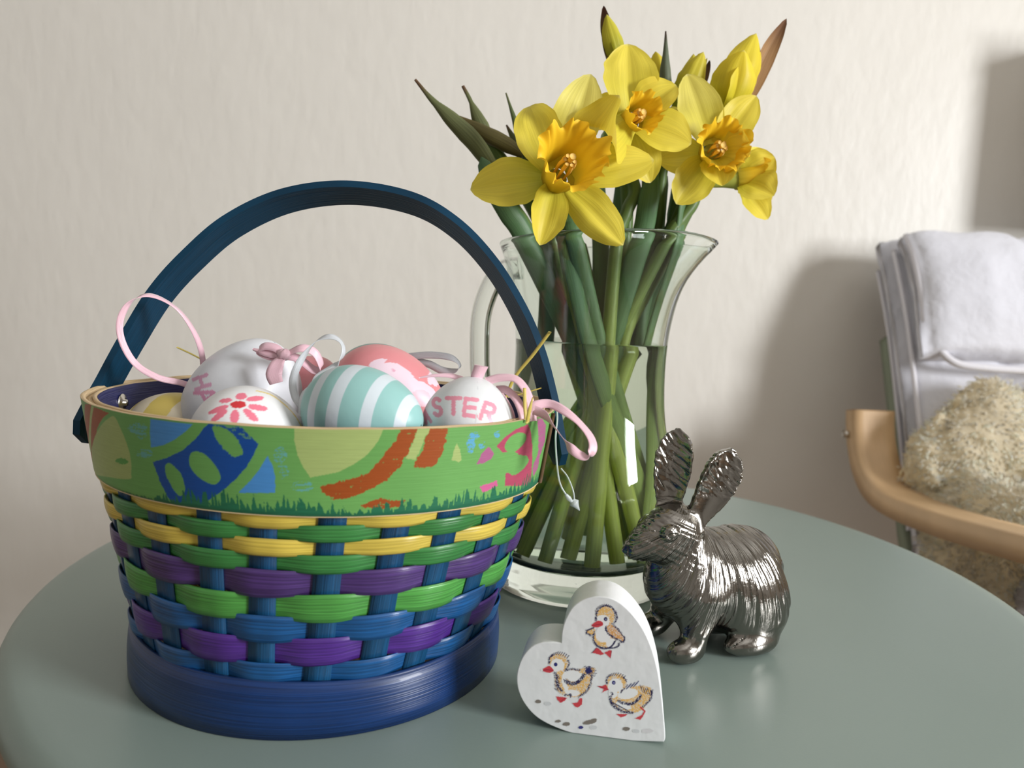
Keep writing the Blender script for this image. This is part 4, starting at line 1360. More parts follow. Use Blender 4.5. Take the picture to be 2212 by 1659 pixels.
# small bud poking out between the right daffodils
b0 = at(1425, 262, .470)
t = bud('little yellow bud poking sideways between the right daffodils', jug_pt(252, .024, FLOOR_Z), at(1395, 542, .480), at(1400, 380, .476), b0)
for tip, w, n_, s_ in (((1472, 240, .462), .011, (0, -.95, .3), 13), ((1472, 252, .466), .010, (0, -.5, -.8), 14), ((1470, 236, .474), .010, (0, .8, .4), 15)):
    petal(t, b0, at(*tip), w, n_, bow=0.14, cup=-0.6, seed=s_, c0=(190, 180, 50), c1=(230, 214, 96))
# closed green buds on the left
t = bud('long closed grey-green bud leaning out furthest left', jug_pt(-5, .044, FLOOR_Z), at(1160, 540, .462), at(1105, 440, .456), at(1062, 362, .452))
closed_spathe(t, [at(1066, 366, .452), at(1025, 308, .450), at(972, 254, .449), at(930, 212, .449), at(897, 172, .450)], [.0040, .0052, .0056, .0044, .0022, .0012, .0008])
t = bud('olive brown bud crossing behind the long left bud', jug_pt(25, .043, FLOOR_Z), at(1200, 540, .470), at(1190, 430, .466), at(1145, 342, .462))
closed_spathe(t, [at(1130, 334, .462), at(1090, 310, .461), at(1042, 285, .461), at(980, 250, .461)], [.0024, .0046, .0050, .0040, .0012], (98, 90, 52), (112, 96, 56))
t = bud('short upright closed bud second from left', jug_pt(-22, .030, FLOOR_Z), at(1188, 545, .476), at(1120, 400, .470), at(1052, 300, .466))
closed_spathe(t, [at(1052, 300, .466), at(1032, 255, .465), at(1015, 215, .465), at(1000, 186, .466)], [.0040, .0048, .0034, .0014, .0012, .0010])
t = bud('narrow closed bud rising beside the largest daffodil', jug_pt(-60, .036, FLOOR_Z), at(1240, 545, .478), at(1185, 420, .474), at(1138, 345, .470))
closed_spathe(t, [at(1138, 345, .470), at(1125, 300, .469), at(1108, 248, .469), at(1093, 201, .470)], [.0030, .0046, .0042, .0022, .0012, .0006], (106, 122, 80), (112, 116, 76))
t = bud('thin small closed bud tucked behind the left daffodil', jug_pt(48, .040, FLOOR_Z), at(1262, 545, .486), at(1180, 420, .482), at(1122, 330, .478), r=0.0034)
closed_spathe(t, [at(1126, 336, .478), at(1112, 305, .478), at(1094, 270, .478)], [.0030, .0034, .0018, .0005])

# strap leaves
def leaf(label, pts, w, side, n=40):
    C = catmull(pts, n)
    t = np.linspace(0, 1, n)
    ww = w * np.interp(t, [0, .1, .8, .95, 1], [.8, 1, 1, .6, .05])
    sd = np.broadcast_to(np.asarray(side, float), C.shape)
    T = unit(np.gradient(C, axis=0))
    S = unit(sd - T * np.sum(sd * T, 1, keepdims=True))
    N = np.cross(T, S)
    v = np.linspace(-1, 1, 9)
    V = C[:, None] + S[:, None] * (ww[:, None] * v[None] * .5)[..., None] + N[:, None] * (0.18 * ww[:, None] * v[None] ** 2)[..., None]
    back = V - N[:, None] * 0.0009
    nn = n * 9
    f1 = grid_faces(n, 9)
    f = [list(q) for q in f1] + [[a + nn for a in q[::-1]] for q in f1]
    for i in range(n - 1):
        f.append([i * 9, nn + i * 9, nn + (i + 1) * 9, (i + 1) * 9])
        f.append([(i + 1) * 9 + 8, nn + (i + 1) * 9 + 8, nn + i * 9 + 8, i * 9 + 8])
    uv = np.stack([np.repeat(t * .25, 9), np.tile(v * w * .5, n)], 1)
    VV = np.concatenate([V.reshape(-1, 3), back.reshape(-1, 3)])
    g = smooth01((VV[:, 2] - TZ - 0.05) / 0.14)[:, None]  # lower leaf painted brighter, standing in for light inside the water
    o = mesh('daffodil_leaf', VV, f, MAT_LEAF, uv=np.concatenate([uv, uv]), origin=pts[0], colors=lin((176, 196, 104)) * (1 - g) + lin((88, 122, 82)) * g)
    return tag(o, label, 'leaf', 'daffodil leaves in the jug')
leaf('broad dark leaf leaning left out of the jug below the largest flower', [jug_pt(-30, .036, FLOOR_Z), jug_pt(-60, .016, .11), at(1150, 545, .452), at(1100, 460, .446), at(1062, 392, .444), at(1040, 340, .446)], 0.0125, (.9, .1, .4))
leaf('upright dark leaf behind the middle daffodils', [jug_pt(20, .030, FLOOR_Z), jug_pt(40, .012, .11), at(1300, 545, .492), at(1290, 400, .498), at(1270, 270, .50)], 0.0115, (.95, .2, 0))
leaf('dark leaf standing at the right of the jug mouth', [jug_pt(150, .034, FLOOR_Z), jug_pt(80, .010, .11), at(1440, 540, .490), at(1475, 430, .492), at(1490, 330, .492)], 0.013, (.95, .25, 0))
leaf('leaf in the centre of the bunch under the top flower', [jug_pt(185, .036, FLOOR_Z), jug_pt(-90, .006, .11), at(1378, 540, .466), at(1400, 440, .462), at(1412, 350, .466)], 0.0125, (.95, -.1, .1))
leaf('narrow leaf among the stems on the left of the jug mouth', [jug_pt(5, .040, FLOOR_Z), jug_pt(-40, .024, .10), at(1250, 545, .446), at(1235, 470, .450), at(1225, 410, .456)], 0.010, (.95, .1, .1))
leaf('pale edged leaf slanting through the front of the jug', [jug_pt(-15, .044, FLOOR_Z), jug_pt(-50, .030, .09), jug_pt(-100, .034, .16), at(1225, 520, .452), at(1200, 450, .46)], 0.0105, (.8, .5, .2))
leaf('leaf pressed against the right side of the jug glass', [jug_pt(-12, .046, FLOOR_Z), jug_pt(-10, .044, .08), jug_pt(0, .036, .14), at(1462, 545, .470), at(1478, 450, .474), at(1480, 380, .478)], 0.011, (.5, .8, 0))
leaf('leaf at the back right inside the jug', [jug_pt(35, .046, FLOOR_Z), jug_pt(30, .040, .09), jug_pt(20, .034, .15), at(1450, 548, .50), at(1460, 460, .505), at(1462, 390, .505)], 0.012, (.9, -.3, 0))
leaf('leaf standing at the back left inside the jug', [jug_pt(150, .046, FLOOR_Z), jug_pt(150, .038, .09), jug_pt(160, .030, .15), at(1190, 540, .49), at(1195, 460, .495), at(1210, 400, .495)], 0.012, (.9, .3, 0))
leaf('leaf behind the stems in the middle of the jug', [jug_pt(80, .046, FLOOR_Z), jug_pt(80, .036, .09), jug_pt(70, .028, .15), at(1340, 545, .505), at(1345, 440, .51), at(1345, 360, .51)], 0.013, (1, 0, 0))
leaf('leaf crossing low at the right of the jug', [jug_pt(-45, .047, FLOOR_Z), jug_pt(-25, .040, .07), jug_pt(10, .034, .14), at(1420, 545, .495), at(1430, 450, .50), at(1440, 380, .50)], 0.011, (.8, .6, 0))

# ------------------------------------------------------------------ wooden heart with ducklings
MAT_HEART = material('white_painted_wood', (226, 227, 228), rough=0.5, spec=0.35, bump=(160, 0.12, 0.002), var=(60, 0.02))
MAT_PRINT = material('duckling_print', attr=True, rough=0.5, spec=0.35)
HU = unit(np.array([0.988, -0.155, 0.0]))
HN = np.array([HU[1], -HU[0], 0.0])          # the printed face looks this way
HP = np.array([0.050, 0.2868, TZ])
HTH = 0.019
def heart_uv(x, y):
    """position on the heart's face plane: metres along the table and up"""
    q = on_plane(x, y, HP, HN) - HP
    return q @ HU, q[2]
HO = (1080, 1230)
HS = 400 / 1659
def hz(x, y):
    return heart_uv(HO[0] + x * HS, HO[1] + y * HS)
def heart():
    outline = [(1470, 1556), (1300, 1552), (1100, 1540), (880, 1518), (700, 1490), (560, 1450), (400, 1380), (290, 1300), (205, 1190), (160, 1080), (150, 970), (170, 870), (215, 775),
               (285, 700), (360, 668), (450, 662), (548, 668), (556, 560), (590, 450), (650, 350), (730, 288), (820, 258), (900, 254), (1000, 272), (1100, 330), (1200, 430), (1290, 560),
               (1360, 720), (1410, 900), (1440, 1080), (1462, 1280), (1480, 1500)]
    q = np.array([hz(*p) for p in outline])
    a = catmull(q[:17], 110)
    b = catmull(np.concatenate([q[16:], q[:1]]), 110)
    out = np.concatenate([a[:-1], b[:-1]])
    zmin = out[:, 1].min()
    out[:, 1] = np.maximum(out[:, 1] - zmin * 0.5, 0.0)
    ring = []
    n = len(out)
    c = out.mean(0)
    nrm = unit(np.roll(out, -1, 0) - np.roll(out, 1, 0))
    inw = np.stack([-nrm[:, 1], nrm[:, 0]], 1)
    sgn = np.sign(np.sum(inw * (c - out), 1).mean())
    inw *= sgn
    for d, ins in ((0.0, 0.00035), (0.0001, 0.00012), (0.0004, 0.0), (HTH / 2, 0.0), (HTH - 0.0004, 0.0), (HTH - 0.0001, 0.00012), (HTH, 0.00035)):
        o2 = out + inw * ins
        P = HP + o2[:, :1] * HU + np.stack([0 * o2[:, 1], 0 * o2[:, 1], o2[:, 1]], 1) - HN * d
        P[:, 2] = np.maximum(P[:, 2], TZ + 0.0002)
        ring.append(P)
    V = np.stack(ring, 1)
    k = V.shape[1]
    f = [list(r) for r in grid_faces(n, k, True, True)]
    f = [r for r in f if not ({i % k for i in r} == {0, k - 1})]
    f += [[i * k for i in range(n)], [i * k + k - 1 for i in range(n)][::-1]]
    base = HP + HU * (-0.005) - HN * HTH / 2
    t = thing('heart_block', 'white wooden heart block printed with three ducklings', 'ornament', (base[0], base[1], TZ))
    o = mesh('block', V.reshape(-1, 3), f, MAT_HEART, t, smooth=False)
    # print: a fine sheet of paint lying on the face, only where there is colour
    u0, u1, z0, z1 = out[:, 0].min(), out[:, 0].max(), out[:, 1].min(), out[:, 1].max()
    st = 0.00013
    uu, zz = np.arange(u0 + .002, u1 - .002, st), np.arange(z0 + .001, z1 - .002, st)
    U_, Z_ = np.meshgrid(uu, zz, indexing='ij')
    UV = np.stack([U_.ravel(), Z_.ravel()], 1)
    tp = [(200, 300), (1300, 300), (200, 1450), (1400, 1450), (800, 900)]
    p = Paint(UV, [hz(*q_) for q_ in tp], tp, (226, 227, 228), 3)
    TAN, TAN2, INK, RED, DRED, GR, LG = (226, 180, 104), (214, 158, 96), (44, 40, 78), (200, 66, 74), (140, 34, 60), (124, 116, 108), (204, 206, 208)
    WH = (232, 232, 232)
    # upper duckling
    p.ellipse(945, 430, 82, 92, TAN, -10, rough=10, worn=-0.22)
    p.ellipse(925, 478, 62, 58, WH, 20, rough=6)
    p.ellipse(945, 620, 96, 100, TAN, 0, rough=8, worn=-0.22)
    p.ellipse(930, 590, 68, 72, WH, 0, rough=6)
    p.ellipse(1000, 670, 46, 44, WH, 0, rough=5)
    p.poly([(955, 520), (1000, 505), (1045, 540), (1090, 600), (1122, 632), (1105, 660), (1060, 640), (1000, 610), (960, 570)], TAN2, rough=4, worn=-0.22)
    p.poly([(782, 560), (830, 540), (858, 550), (835, 600), (800, 590)], TAN, rough=3, worn=-0.22)
    for s in ([(868, 470), (870, 410), (900, 360), (950, 338), (1000, 352)], [(1000, 352), (1040, 400), (1052, 450), (1030, 490)], [(955, 525), (958, 560), (1000, 605), (1060, 640), (1105, 660), (1122, 630)],
              [(1010, 500), (1060, 550), (1115, 622)], [(850, 570), (845, 640), (880, 690), (940, 712), (1010, 712), (1060, 700), (1074, 670)], [(784, 555), (786, 580), (830, 600), (850, 580)], [(786, 556), (850, 530)]):
        p.stroke(s, 15, INK, rough=7, worn=-0.3)
    for k_ in range(16):
        a_ = math.radians(200 + k_ * 11)
        p.stroke([(945 + 84 * math.cos(a_), 432 + 92 * math.sin(a_)), (945 + 100 * math.cos(a_ + .2), 432 + 108 * math.sin(a_ + .2))], 5, INK, curve=False)
    for k_ in range(26):
        a_ = math.radians(20 + k_ * 5.5)
        p.stroke([(940 + 88 * math.cos(a_), 625 + 90 * math.sin(a_)), (940 + 104 * math.cos(a_ - .12), 622 + 100 * math.sin(a_ - .12))], 6, INK, curve=False)
    p.poly([(828, 505), (880, 470), (920, 480), (925, 510), (880, 528), (835, 522)], RED)
    p.stroke([(832, 512), (880, 505), (920, 498)], 6, DRED)
    p.ellipse(950, 456, 17, 18, INK)
    p.ellipse(952, 458, 6, 7, (150, 150, 190))
    p.poly([(872, 705), (895, 720), (940, 765), (905, 775), (860, 760), (828, 755)], RED, curve=False, rough=3)
    p.poly([(940, 752), (990, 730), (1006, 735), (994, 805), (975, 785), (950, 765)], RED, curve=False, rough=3)
    p.stroke([(828, 755), (872, 708)], 5, INK, curve=False)
    p.stroke([(1004, 735), (994, 800)], 5, DRED, curve=False)
    # left duckling
    p.ellipse(530, 845, 84, 84, TAN, 0, rough=10, worn=-0.22)
    p.ellipse(520, 870, 64, 66, WH, 0, rough=6)
    p.poly([(590, 910), (700, 900), (780, 890), (860, 895), (840, 960), (820, 1060), (760, 1130), (690, 1150), (600, 1140), (530, 1100), (500, 1020), (510, 930)], TAN, rough=8, worn=-0.22)
    p.poly([(585, 930), (700, 930), (745, 950), (700, 1000), (640, 1010), (600, 990), (620, 1100), (590, 1110), (560, 1000)], WH, rough=6)
    p.ellipse(650, 950, 84, 40, WH, 0, rough=6)
    p.ellipse(660, 1115, 60, 30, WH, 0, rough=5)
    for s, w_ in (([(590, 1000), (640, 1030), (700, 1018), (745, 975), (755, 950)], 20), ([(590, 915), (640, 900), (720, 910)], 10), ([(500, 930), (515, 1000), (535, 1070), (560, 1095)], 14),
                  ([(830, 950), (815, 1040), (770, 1110), (710, 1150)], 11), ([(600, 900), (628, 850), (610, 820)], 9), ([(445, 850), (450, 800), (480, 770)], 9), ([(585, 1135), (640, 1130), (640, 1150)], 9)):
        p.stroke(s, w_ * 1.6, INK, rough=9, worn=-0.28)
    p.ellipse(800, 912, 34, 34, (34, 40, 104), 0, rough=12)
    for k_ in range(22):
        q_ = 760 + (k_ * 37) % 100
        y_ = 880 + (k_ * 53) % 90
        p.stroke([(q_, y_), (q_ + 16, y_ - 8)], 5, INK, curve=False)
    for k_ in range(9):
        x_ = 452 + k_ * 19
        y_ = 792 - 34 * math.sin(math.pi * (k_ + 1) / 9)
        p.stroke([(x_, y_ + 12), (x_ + 20, y_ - 16)], 6, INK, curve=False)
    for k_ in range(14):
        y_ = 940 + k_ * 11
        p.stroke([(492 + (k_ % 3) * 8, y_), (528 + (k_ % 4) * 6, y_ + 14)], 5, INK, curve=False)
    p.poly([(368, 908), (400, 890), (440, 870), (462, 880), (486, 912), (450, 932), (400, 922)], RED)
    p.stroke([(372, 912), (430, 905), (480, 912)], 6, DRED)
    p.ellipse(378, 908, 10, 8, WH)
    p.ellipse(503, 857, 17, 18, (42, 44, 110))
    p.poly([(505, 1145), (560, 1150), (606, 1158), (590, 1180), (545, 1206), (520, 1180)], RED, curve=False, rough=3)
    p.poly([(650, 1205), (700, 1200), (722, 1160), (744, 1160), (744, 1215), (705, 1245), (680, 1240)], RED, curve=False, rough=3)
    p.stroke([(590, 1160), (550, 1190)], 5, DRED, curve=False)
    # right duckling
    p.ellipse(1050, 1030, 86, 88, TAN, 0, rough=10, worn=-0.22)
    p.ellipse(1040, 1050, 66, 66, WH, 0, rough=6)
    p.poly([(1000, 1110), (1090, 1100), (1190, 1060), (1290, 1050), (1360, 1080), (1360, 1150), (1310, 1230), (1240, 1280), (1150, 1290), (1060, 1250), (1000, 1190)], TAN, rough=9, worn=-0.22)
    p.ellipse(1150, 1120, 92, 46, WH, -12, rough=6)
    p.ellipse(1110, 1225, 70, 30, WH, 20, rough=5)
    p.ellipse(1020, 1110, 40, 50, WH, 0, rough=5)
    for s, w_ in (([(1070, 1188), (1140, 1210), (1200, 1205), (1250, 1160), (1262, 1135)], 16), ([(990, 1150), (1010, 1210), (1060, 1255), (1130, 1285), (1190, 1290)], 14), ([(1362, 1090), (1352, 1160), (1310, 1215), (1285, 1232)], 11),
                  ([(995, 1105), (1015, 1120), (1000, 1150)], 8), ([(1090, 1105), (1120, 1070)], 8), ([(965, 1030), (965, 980), (1000, 955)], 8), ([(1110, 970), (1140, 1010)], 8)):
        p.stroke(s, w_ * 1.6, INK, rough=9, worn=-0.28)
    for k_ in range(18):
        x_ = 1130 + (k_ * 41) % 100
        y_ = 1062 - 0.36 * (x_ - 1130) + (k_ * 17) % 22
        p.stroke([(x_, y_), (x_ + 18, y_ - 24)], 6, (40, 48, 110), curve=False)
    for k_ in range(18):
        x_ = 1256 + (k_ * 29) % 100
        y_ = 1042 + (k_ * 23) % 50 + 0.25 * (x_ - 1256)
        p.stroke([(x_, y_), (x_ + 12, y_ + 20)], 5, INK, curve=False)
    for k_ in range(8):
        x_ = 968 + k_ * 20
        y_ = 972 - 26 * math.sin(math.pi * (k_ + 1) / 8)
        p.stroke([(x_, y_ + 12), (x_ + 20, y_ - 14)], 6, INK, curve=False)
    for k_ in range(16):
        x_ = 990 + k_ * 11
        p.stroke([(x_, 1180 + k_ * 6), (x_ + 14, 1200 + k_ * 5.5)], 5, INK, curve=False)
    p.poly([(876, 1050), (920, 1050), (955, 1036), (968, 1060), (980, 1085), (940, 1098), (920, 1112), (935, 1080), (900, 1065)], RED, curve=False, rough=2)
    p.stroke([(880, 1052), (940, 1070), (975, 1085)], 5, DRED)
    p.ellipse(1024, 1020, 17, 18, (42, 44, 110))
    p.ellipse(1026, 1022, 6, 7, (160, 160, 196))
    p.poly([(1045, 1300), (1100, 1300), (1150, 1302), (1130, 1318), (1090, 1332)], RED, curve=False, rough=3)
    p.stroke([(1262, 1240), (1300, 1275), (1275, 1320)], 15, RED, curve=False)
    p.poly([(1210, 1340), (1270, 1310), (1285, 1320), (1260, 1352)], RED, curve=False, rough=3)
    # pebbles
    for cx_, cy_, rx, ry, c_, an in ((342, 1193, 28, 17, GR, 0), (430, 1212, 32, 18, LG, 0), (525, 1372, 27, 13, GR, -6), (600, 1397, 34, 18, GR, -5), (729, 1426, 24, 14, (52, 54, 120), -3), (810, 1377, 64, 20, GR, -12),
                                     (845, 1425, 32, 18, LG, -5), (1137, 1434, 32, 19, GR, -3), (1225, 1453, 32, 16, LG, 5), (1325, 1452, 52, 18, (212, 210, 212), -4), (840, 1360, 36, 14, GR, -14)):
        p.ellipse(cx_, cy_, rx, ry, c_, an, rough=3)
    nu, nz = U_.shape
    fc = grid_faces(nu, nz)
    keep = p.hit[fc].any(1)
    fc = fc[keep]
    used = np.unique(fc)
    remap = -np.ones(len(UV), np.int64)
    remap[used] = np.arange(len(used))
    P = HP + UV[used][:, :1] * HU + np.stack([0 * UV[used][:, 1], 0 * UV[used][:, 1], UV[used][:, 1] - zmin * 0.5], 1) + HN * 0.00006
    mesh('duckling_print', P, remap[fc], MAT_PRINT, t, colors=p.col[used])
heart()

# ------------------------------------------------------------------ silver rabbit
MAT_SILVER = material('polished_pewter', (138, 134, 128), rough=0.16, metal=1.0, bump=(700, 0.10, 0.0008))
def fur_bump(mt):
    # fine combed lines running along the fur flow stored on the figurine
    N, L = mt.node_tree.nodes, mt.node_tree.links
    a = N.new('ShaderNodeVertexColor')
    a.layer_name = 'Col'
    mp = N.new('ShaderNodeMapping')
    mp.inputs['Scale'].default_value = (280, 9, 0)
    L.new(a.outputs['Color'], mp.inputs['Vector'])
    nz = N.new('ShaderNodeTexNoise')
    nz.inputs['Scale'].default_value = 1.0
    nz.inputs['Detail'].default_value = 2.0
    L.new(mp.outputs[0], nz.inputs['Vector'])
    sep = N.new('ShaderNodeSeparateColor')
    L.new(a.outputs['Color'], sep.inputs[0])
    mu = N.new('ShaderNodeMath')
    mu.operation = 'MULTIPLY'
    L.new(nz.outputs['Fac'], mu.inputs[0])
    L.new(sep.outputs[2], mu.inputs[1])
    bp = N.new('ShaderNodeBump')
    bp.inputs['Strength'].default_value = 0.75
    bp.inputs['Distance'].default_value = 0.0012
    L.new(mu.outputs[0], bp.inputs['Height'])
    P = N['Principled BSDF']
    old = P.inputs['Normal'].links
    if old:
        L.new(old[0].from_socket, bp.inputs['Normal'])
    L.new(bp.outputs[0], P.inputs['Normal'])
fur_bump(MAT_SILVER)
RB = np.array([0.120, 0.386, TZ])
RE = unit(np.array([0.92, 0.39, 0]))      # towards the tail
RN = np.array([RE[1], -RE[0], 0.0])       # towards the viewer's side
def rabbit():
    h = 0.00062
    lo_, hi_ = np.array([-0.073, -0.034, -0.001]), np.array([0.052, 0.038, 0.118])
    n = np.ceil((hi_ - lo_) / h).astype(int)
    ax = [lo_[i] + h * np.arange(n[i]) for i in range(3)]
    S, T, Z = np.meshgrid(*ax, indexing='ij')
    S, T, Z = S.astype(np.float32), T.astype(np.float32), Z.astype(np.float32)
    def ellip(c, r, rot=0.0):
        """ellipsoid; rot tips the long side up towards the tail, in degrees"""
        a = math.radians(rot)
        x, y, z = S - c[0], T - c[1], Z - c[2]
        x, z = x * math.cos(a) + z * math.sin(a), -x * math.sin(a) + z * math.cos(a)
        k0 = np.sqrt((x / r[0]) ** 2 + (y / r[1]) ** 2 + (z / r[2]) ** 2)
        k1 = np.sqrt((x / r[0] ** 2) ** 2 + (y / r[1] ** 2) ** 2 + (z / r[2] ** 2) ** 2) + 1e-9
        return k0 * (k0 - 1) / k1
    def caps(a, b, ra, rb):
        a, b = np.array(a), np.array(b)
        d = b - a
        t = np.clip(((S - a[0]) * d[0] + (T - a[1]) * d[1] + (Z - a[2]) * d[2]) / (d @ d), 0, 1)
        return np.sqrt((S - a[0] - t * d[0]) ** 2 + (T - a[1] - t * d[1]) ** 2 + (Z - a[2] - t * d[2]) ** 2) - (ra + (rb - ra) * t)
    D = ellip((0.0010, 0, 0.0340), (0.0262, 0.0235, 0.0292), -40)          # haunches
    D = smin(D, ellip((-0.020, 0, 0.036), (0.022, 0.019, 0.026), 20), 0.012)   # shoulders
    D = smin(D, ellip((-0.036, 0, 0.038), (0.0155, 0.0155, 0.019), 0), 0.010)  # chest
    D = smin(D, ellip((0.007, 0.0165, 0.022), (0.0185, 0.0085, 0.0190), -20), 0.006)   # thighs
    D = smin(D, ellip((0.007, -0.0165, 0.022), (0.0185, 0.0085, 0.0190), -20), 0.006)
    D = smin(D, caps((-0.030, 0, 0.050), (-0.036, 0, 0.060), 0.0125, 0.0118), 0.008)  # neck
    D = smin(D, ellip((-0.0415, 0.001, 0.0640), (0.0160, 0.0122, 0.0122), 22), 0.006)  # skull
    D = smin(D, ellip((-0.0560, 0.001, 0.0575), (0.0098, 0.0082, 0.0078), 25), 0.007)  # muzzle
    D = smin(D, ellip((-0.0475, 0.0068, 0.0560), (0.0078, 0.0058, 0.0062), 10), 0.004)  # cheeks
    D = smin(D, ellip((-0.0475, -0.0055, 0.0560), (0.0078, 0.0058, 0.0062), 10), 0.004)
    for s in (1, -1):
        D = smin(D, ellip((-0.0478, 0.001 + 0.0098 * s, 0.0652), (0.0052, 0.0036, 0.0042), 20), 0.0010)   # eyelids
        D = np.maximum(D, -ellip((-0.0484, 0.001 + 0.0145 * s, 0.0652), (0.0034, 0.0034, 0.0027), 20))
        D = np.minimum(D, ellip((-0.0482, 0.001 + 0.0112 * s, 0.0652), (0.0023, 0.0022, 0.0021), 0))
        D = smin(D, ellip((-0.0628, 0.001 + 0.0026 * s, 0.0545), (0.0034, 0.0030, 0.0030)), 0.002)        # lips
    D = np.maximum(D, -caps((-0.0668, 0.001, 0.0565), (-0.0650, 0.001, 0.0505), 0.0007, 0.0007))
    # front legs and paws
    for s, dx in ((1, 0.0), (-1, 0.003)):
        D = smin(D, caps((-0.028, 0.012 * s, 0.030), (-0.032 + dx * .5, 0.0150 * s, 0.012), 0.0105, 0.0068), 0.008)
        D = smin(D, ellip((-0.0375 + dx * .2, 0.0160 * s, 0.0062), (0.0105, 0.0066, 0.0062), 0), 0.003)
        D = smin(D, ellip((0.0010, 0.0185 * s, 0.0060), (0.0165, 0.0074, 0.0062), 0), 0.004)     # hind feet
        for q in (-0.0032, 0, 0.0032):                                                          # toe clefts
            D = np.maximum(D, -caps((-0.0500, 0.016 * s + q, 0.0060), (-0.0430, 0.016 * s + q, 0.0112), 0.0006, 0.0004))
            D = np.maximum(D, -caps((-0.0150, 0.0185 * s + q, 0.0058), (-0.0060, 0.0185 * s + q, 0.0112), 0.0006, 0.0004))
    D = smin(D, ellip((0.0262, 0.0, 0.0120), (0.0072, 0.0085, 0.0100)), 0.003)    # tail
    D = np.maximum(D, -(Z - 0.0))
    # ears: flattened spoons, hollow towards the viewer
    def ear(base, tip, wid, hollow_dir, bulge):
        b, t_ = np.array(base), np.array(tip)
        L = np.linalg.norm(t_ - b)
        e = (t_ - b) / L
        hd = np.array(hollow_dir, float)
        hd -= e * (hd @ e)
        hd /= np.linalg.norm(hd)
        wd = np.cross(e, hd)
        x, y, z = S - b[0], T - b[1], Z - b[2]
        u = x * e[0] + y * e[1] + z * e[2]
        v = x * wd[0] + y * wd[1] + z * wd[2]
        w_ = x * hd[0] + y * hd[1] + z * hd[2]
        tt = np.clip(u / L, 0, 1)
        half = wid * np.interp(tt, [0, .12, .3, .5, .7, .85, .94, 1.0], [.50, .62, .84, .98, 1.0, .80, .52, .10])
        dv = np.abs(v) - half
        bend = w_ - bulge * (v / wid) ** 2
        thick = 0.0019
        d = np.maximum(dv, np.abs(bend) - thick)
        d = np.maximum(d, np.maximum(-u - 0.004, u - L))
        return d - 0.0006
    D = smin(D, ear((-0.0380, -0.0062, 0.0700), (-0.0330, -0.0085, 0.1130), 0.0088, (-0.62, 0.78, 0.1), 0.0034), 0.0030)
    D = smin(D, ear((-0.0300, 0.0070, 0.0700), (-0.0130, 0.0100, 0.1050), 0.0088, (-0.35, 0.93, 0.0), 0.0034), 0.0030)
    V, q = surface_nets(D, lo_, h)
    # smooth a little, then cut the fur grooves
    nv = len(V)
    for _ in range(2):
        acc = np.zeros_like(V)
        cnt = np.zeros(nv)
        for a, b in ((0, 1), (1, 2), (2, 3), (3, 0)):
            np.add.at(acc, q[:, a], V[q[:, b]])
            np.add.at(acc, q[:, b], V[q[:, a]])
            np.add.at(cnt, q[:, a], 1)
            np.add.at(cnt, q[:, b], 1)
        V = 0.5 * V + 0.5 * acc / cnt[:, None]
    nrm = np.zeros_like(V)
    fn = np.cross(V[q[:, 2]] - V[q[:, 0]], V[q[:, 3]] - V[q[:, 1]])
    for k in range(4):
        np.add.at(nrm, q[:, k], fn)
    nrm = unit(nrm)
    s_, t_, z_ = V.T
    dist = np.hypot(s_ + 0.030, z_ - 0.082)
    ang = np.arctan2(z_ - 0.082, s_ + 0.030) + 6.0 * (dist - 0.04) + 2.0 * np.abs(t_)
    lowf = vnoise(V * 110, 3)
    wave = vnoise(np.stack([ang * 25 + 0.5 * lowf, dist * 45 + t_ * 20], 1), 5) * 0.6 + vnoise(np.stack([ang * 48 + 0.8 * lowf, dist * 60], 1), 6) * 0.4
    body = smooth01((dist - 0.016) / 0.010) * smooth01((z_ - 0.013) / 0.008) * (z_ < 0.066)
    head = smooth01((-0.030 - s_) / 0.006) * (z_ > 0.046) * (z_ < 0.079)
    hw = vnoise(np.stack([(z_ * 0.9 + s_ * 0.4) * 900, t_ * 260], 1), 9)
    earm = smooth01((z_ - 0.080) / 0.004)
    ew = vnoise(np.stack([(z_ * 0.6 + s_) * 800, z_ * 300], 1), 12)
    foot = (z_ < 0.014).astype(float)
    fw = vnoise(np.stack([t_ * 700, s_ * 120], 1), 14)
    att = np.stack([ang * 0.1 + 0.5, dist * 5, np.clip(body + 0.25 * head, 0, 1)], 1)
    V = V + nrm * (0.00080 * wave * body + 0.00030 * hw * head * (1 - earm) + 0.00050 * ew * earm + 0.00030 * fw * foot)[:, None]
    V[:, 2] = np.maximum(V[:, 2], 0.0002)
    Wd = RB + V[:, :1] * RE + V[:, 1:2] * RN + V[:, 2:] * np.array([0, 0, 1.0])
    o = mesh('rabbit_figurine', Wd, q, MAT_SILVER, origin=RB, colors=att)
    tag(o, 'shiny silver metal rabbit figurine sitting right of the heart', 'figurine')
rabbit()

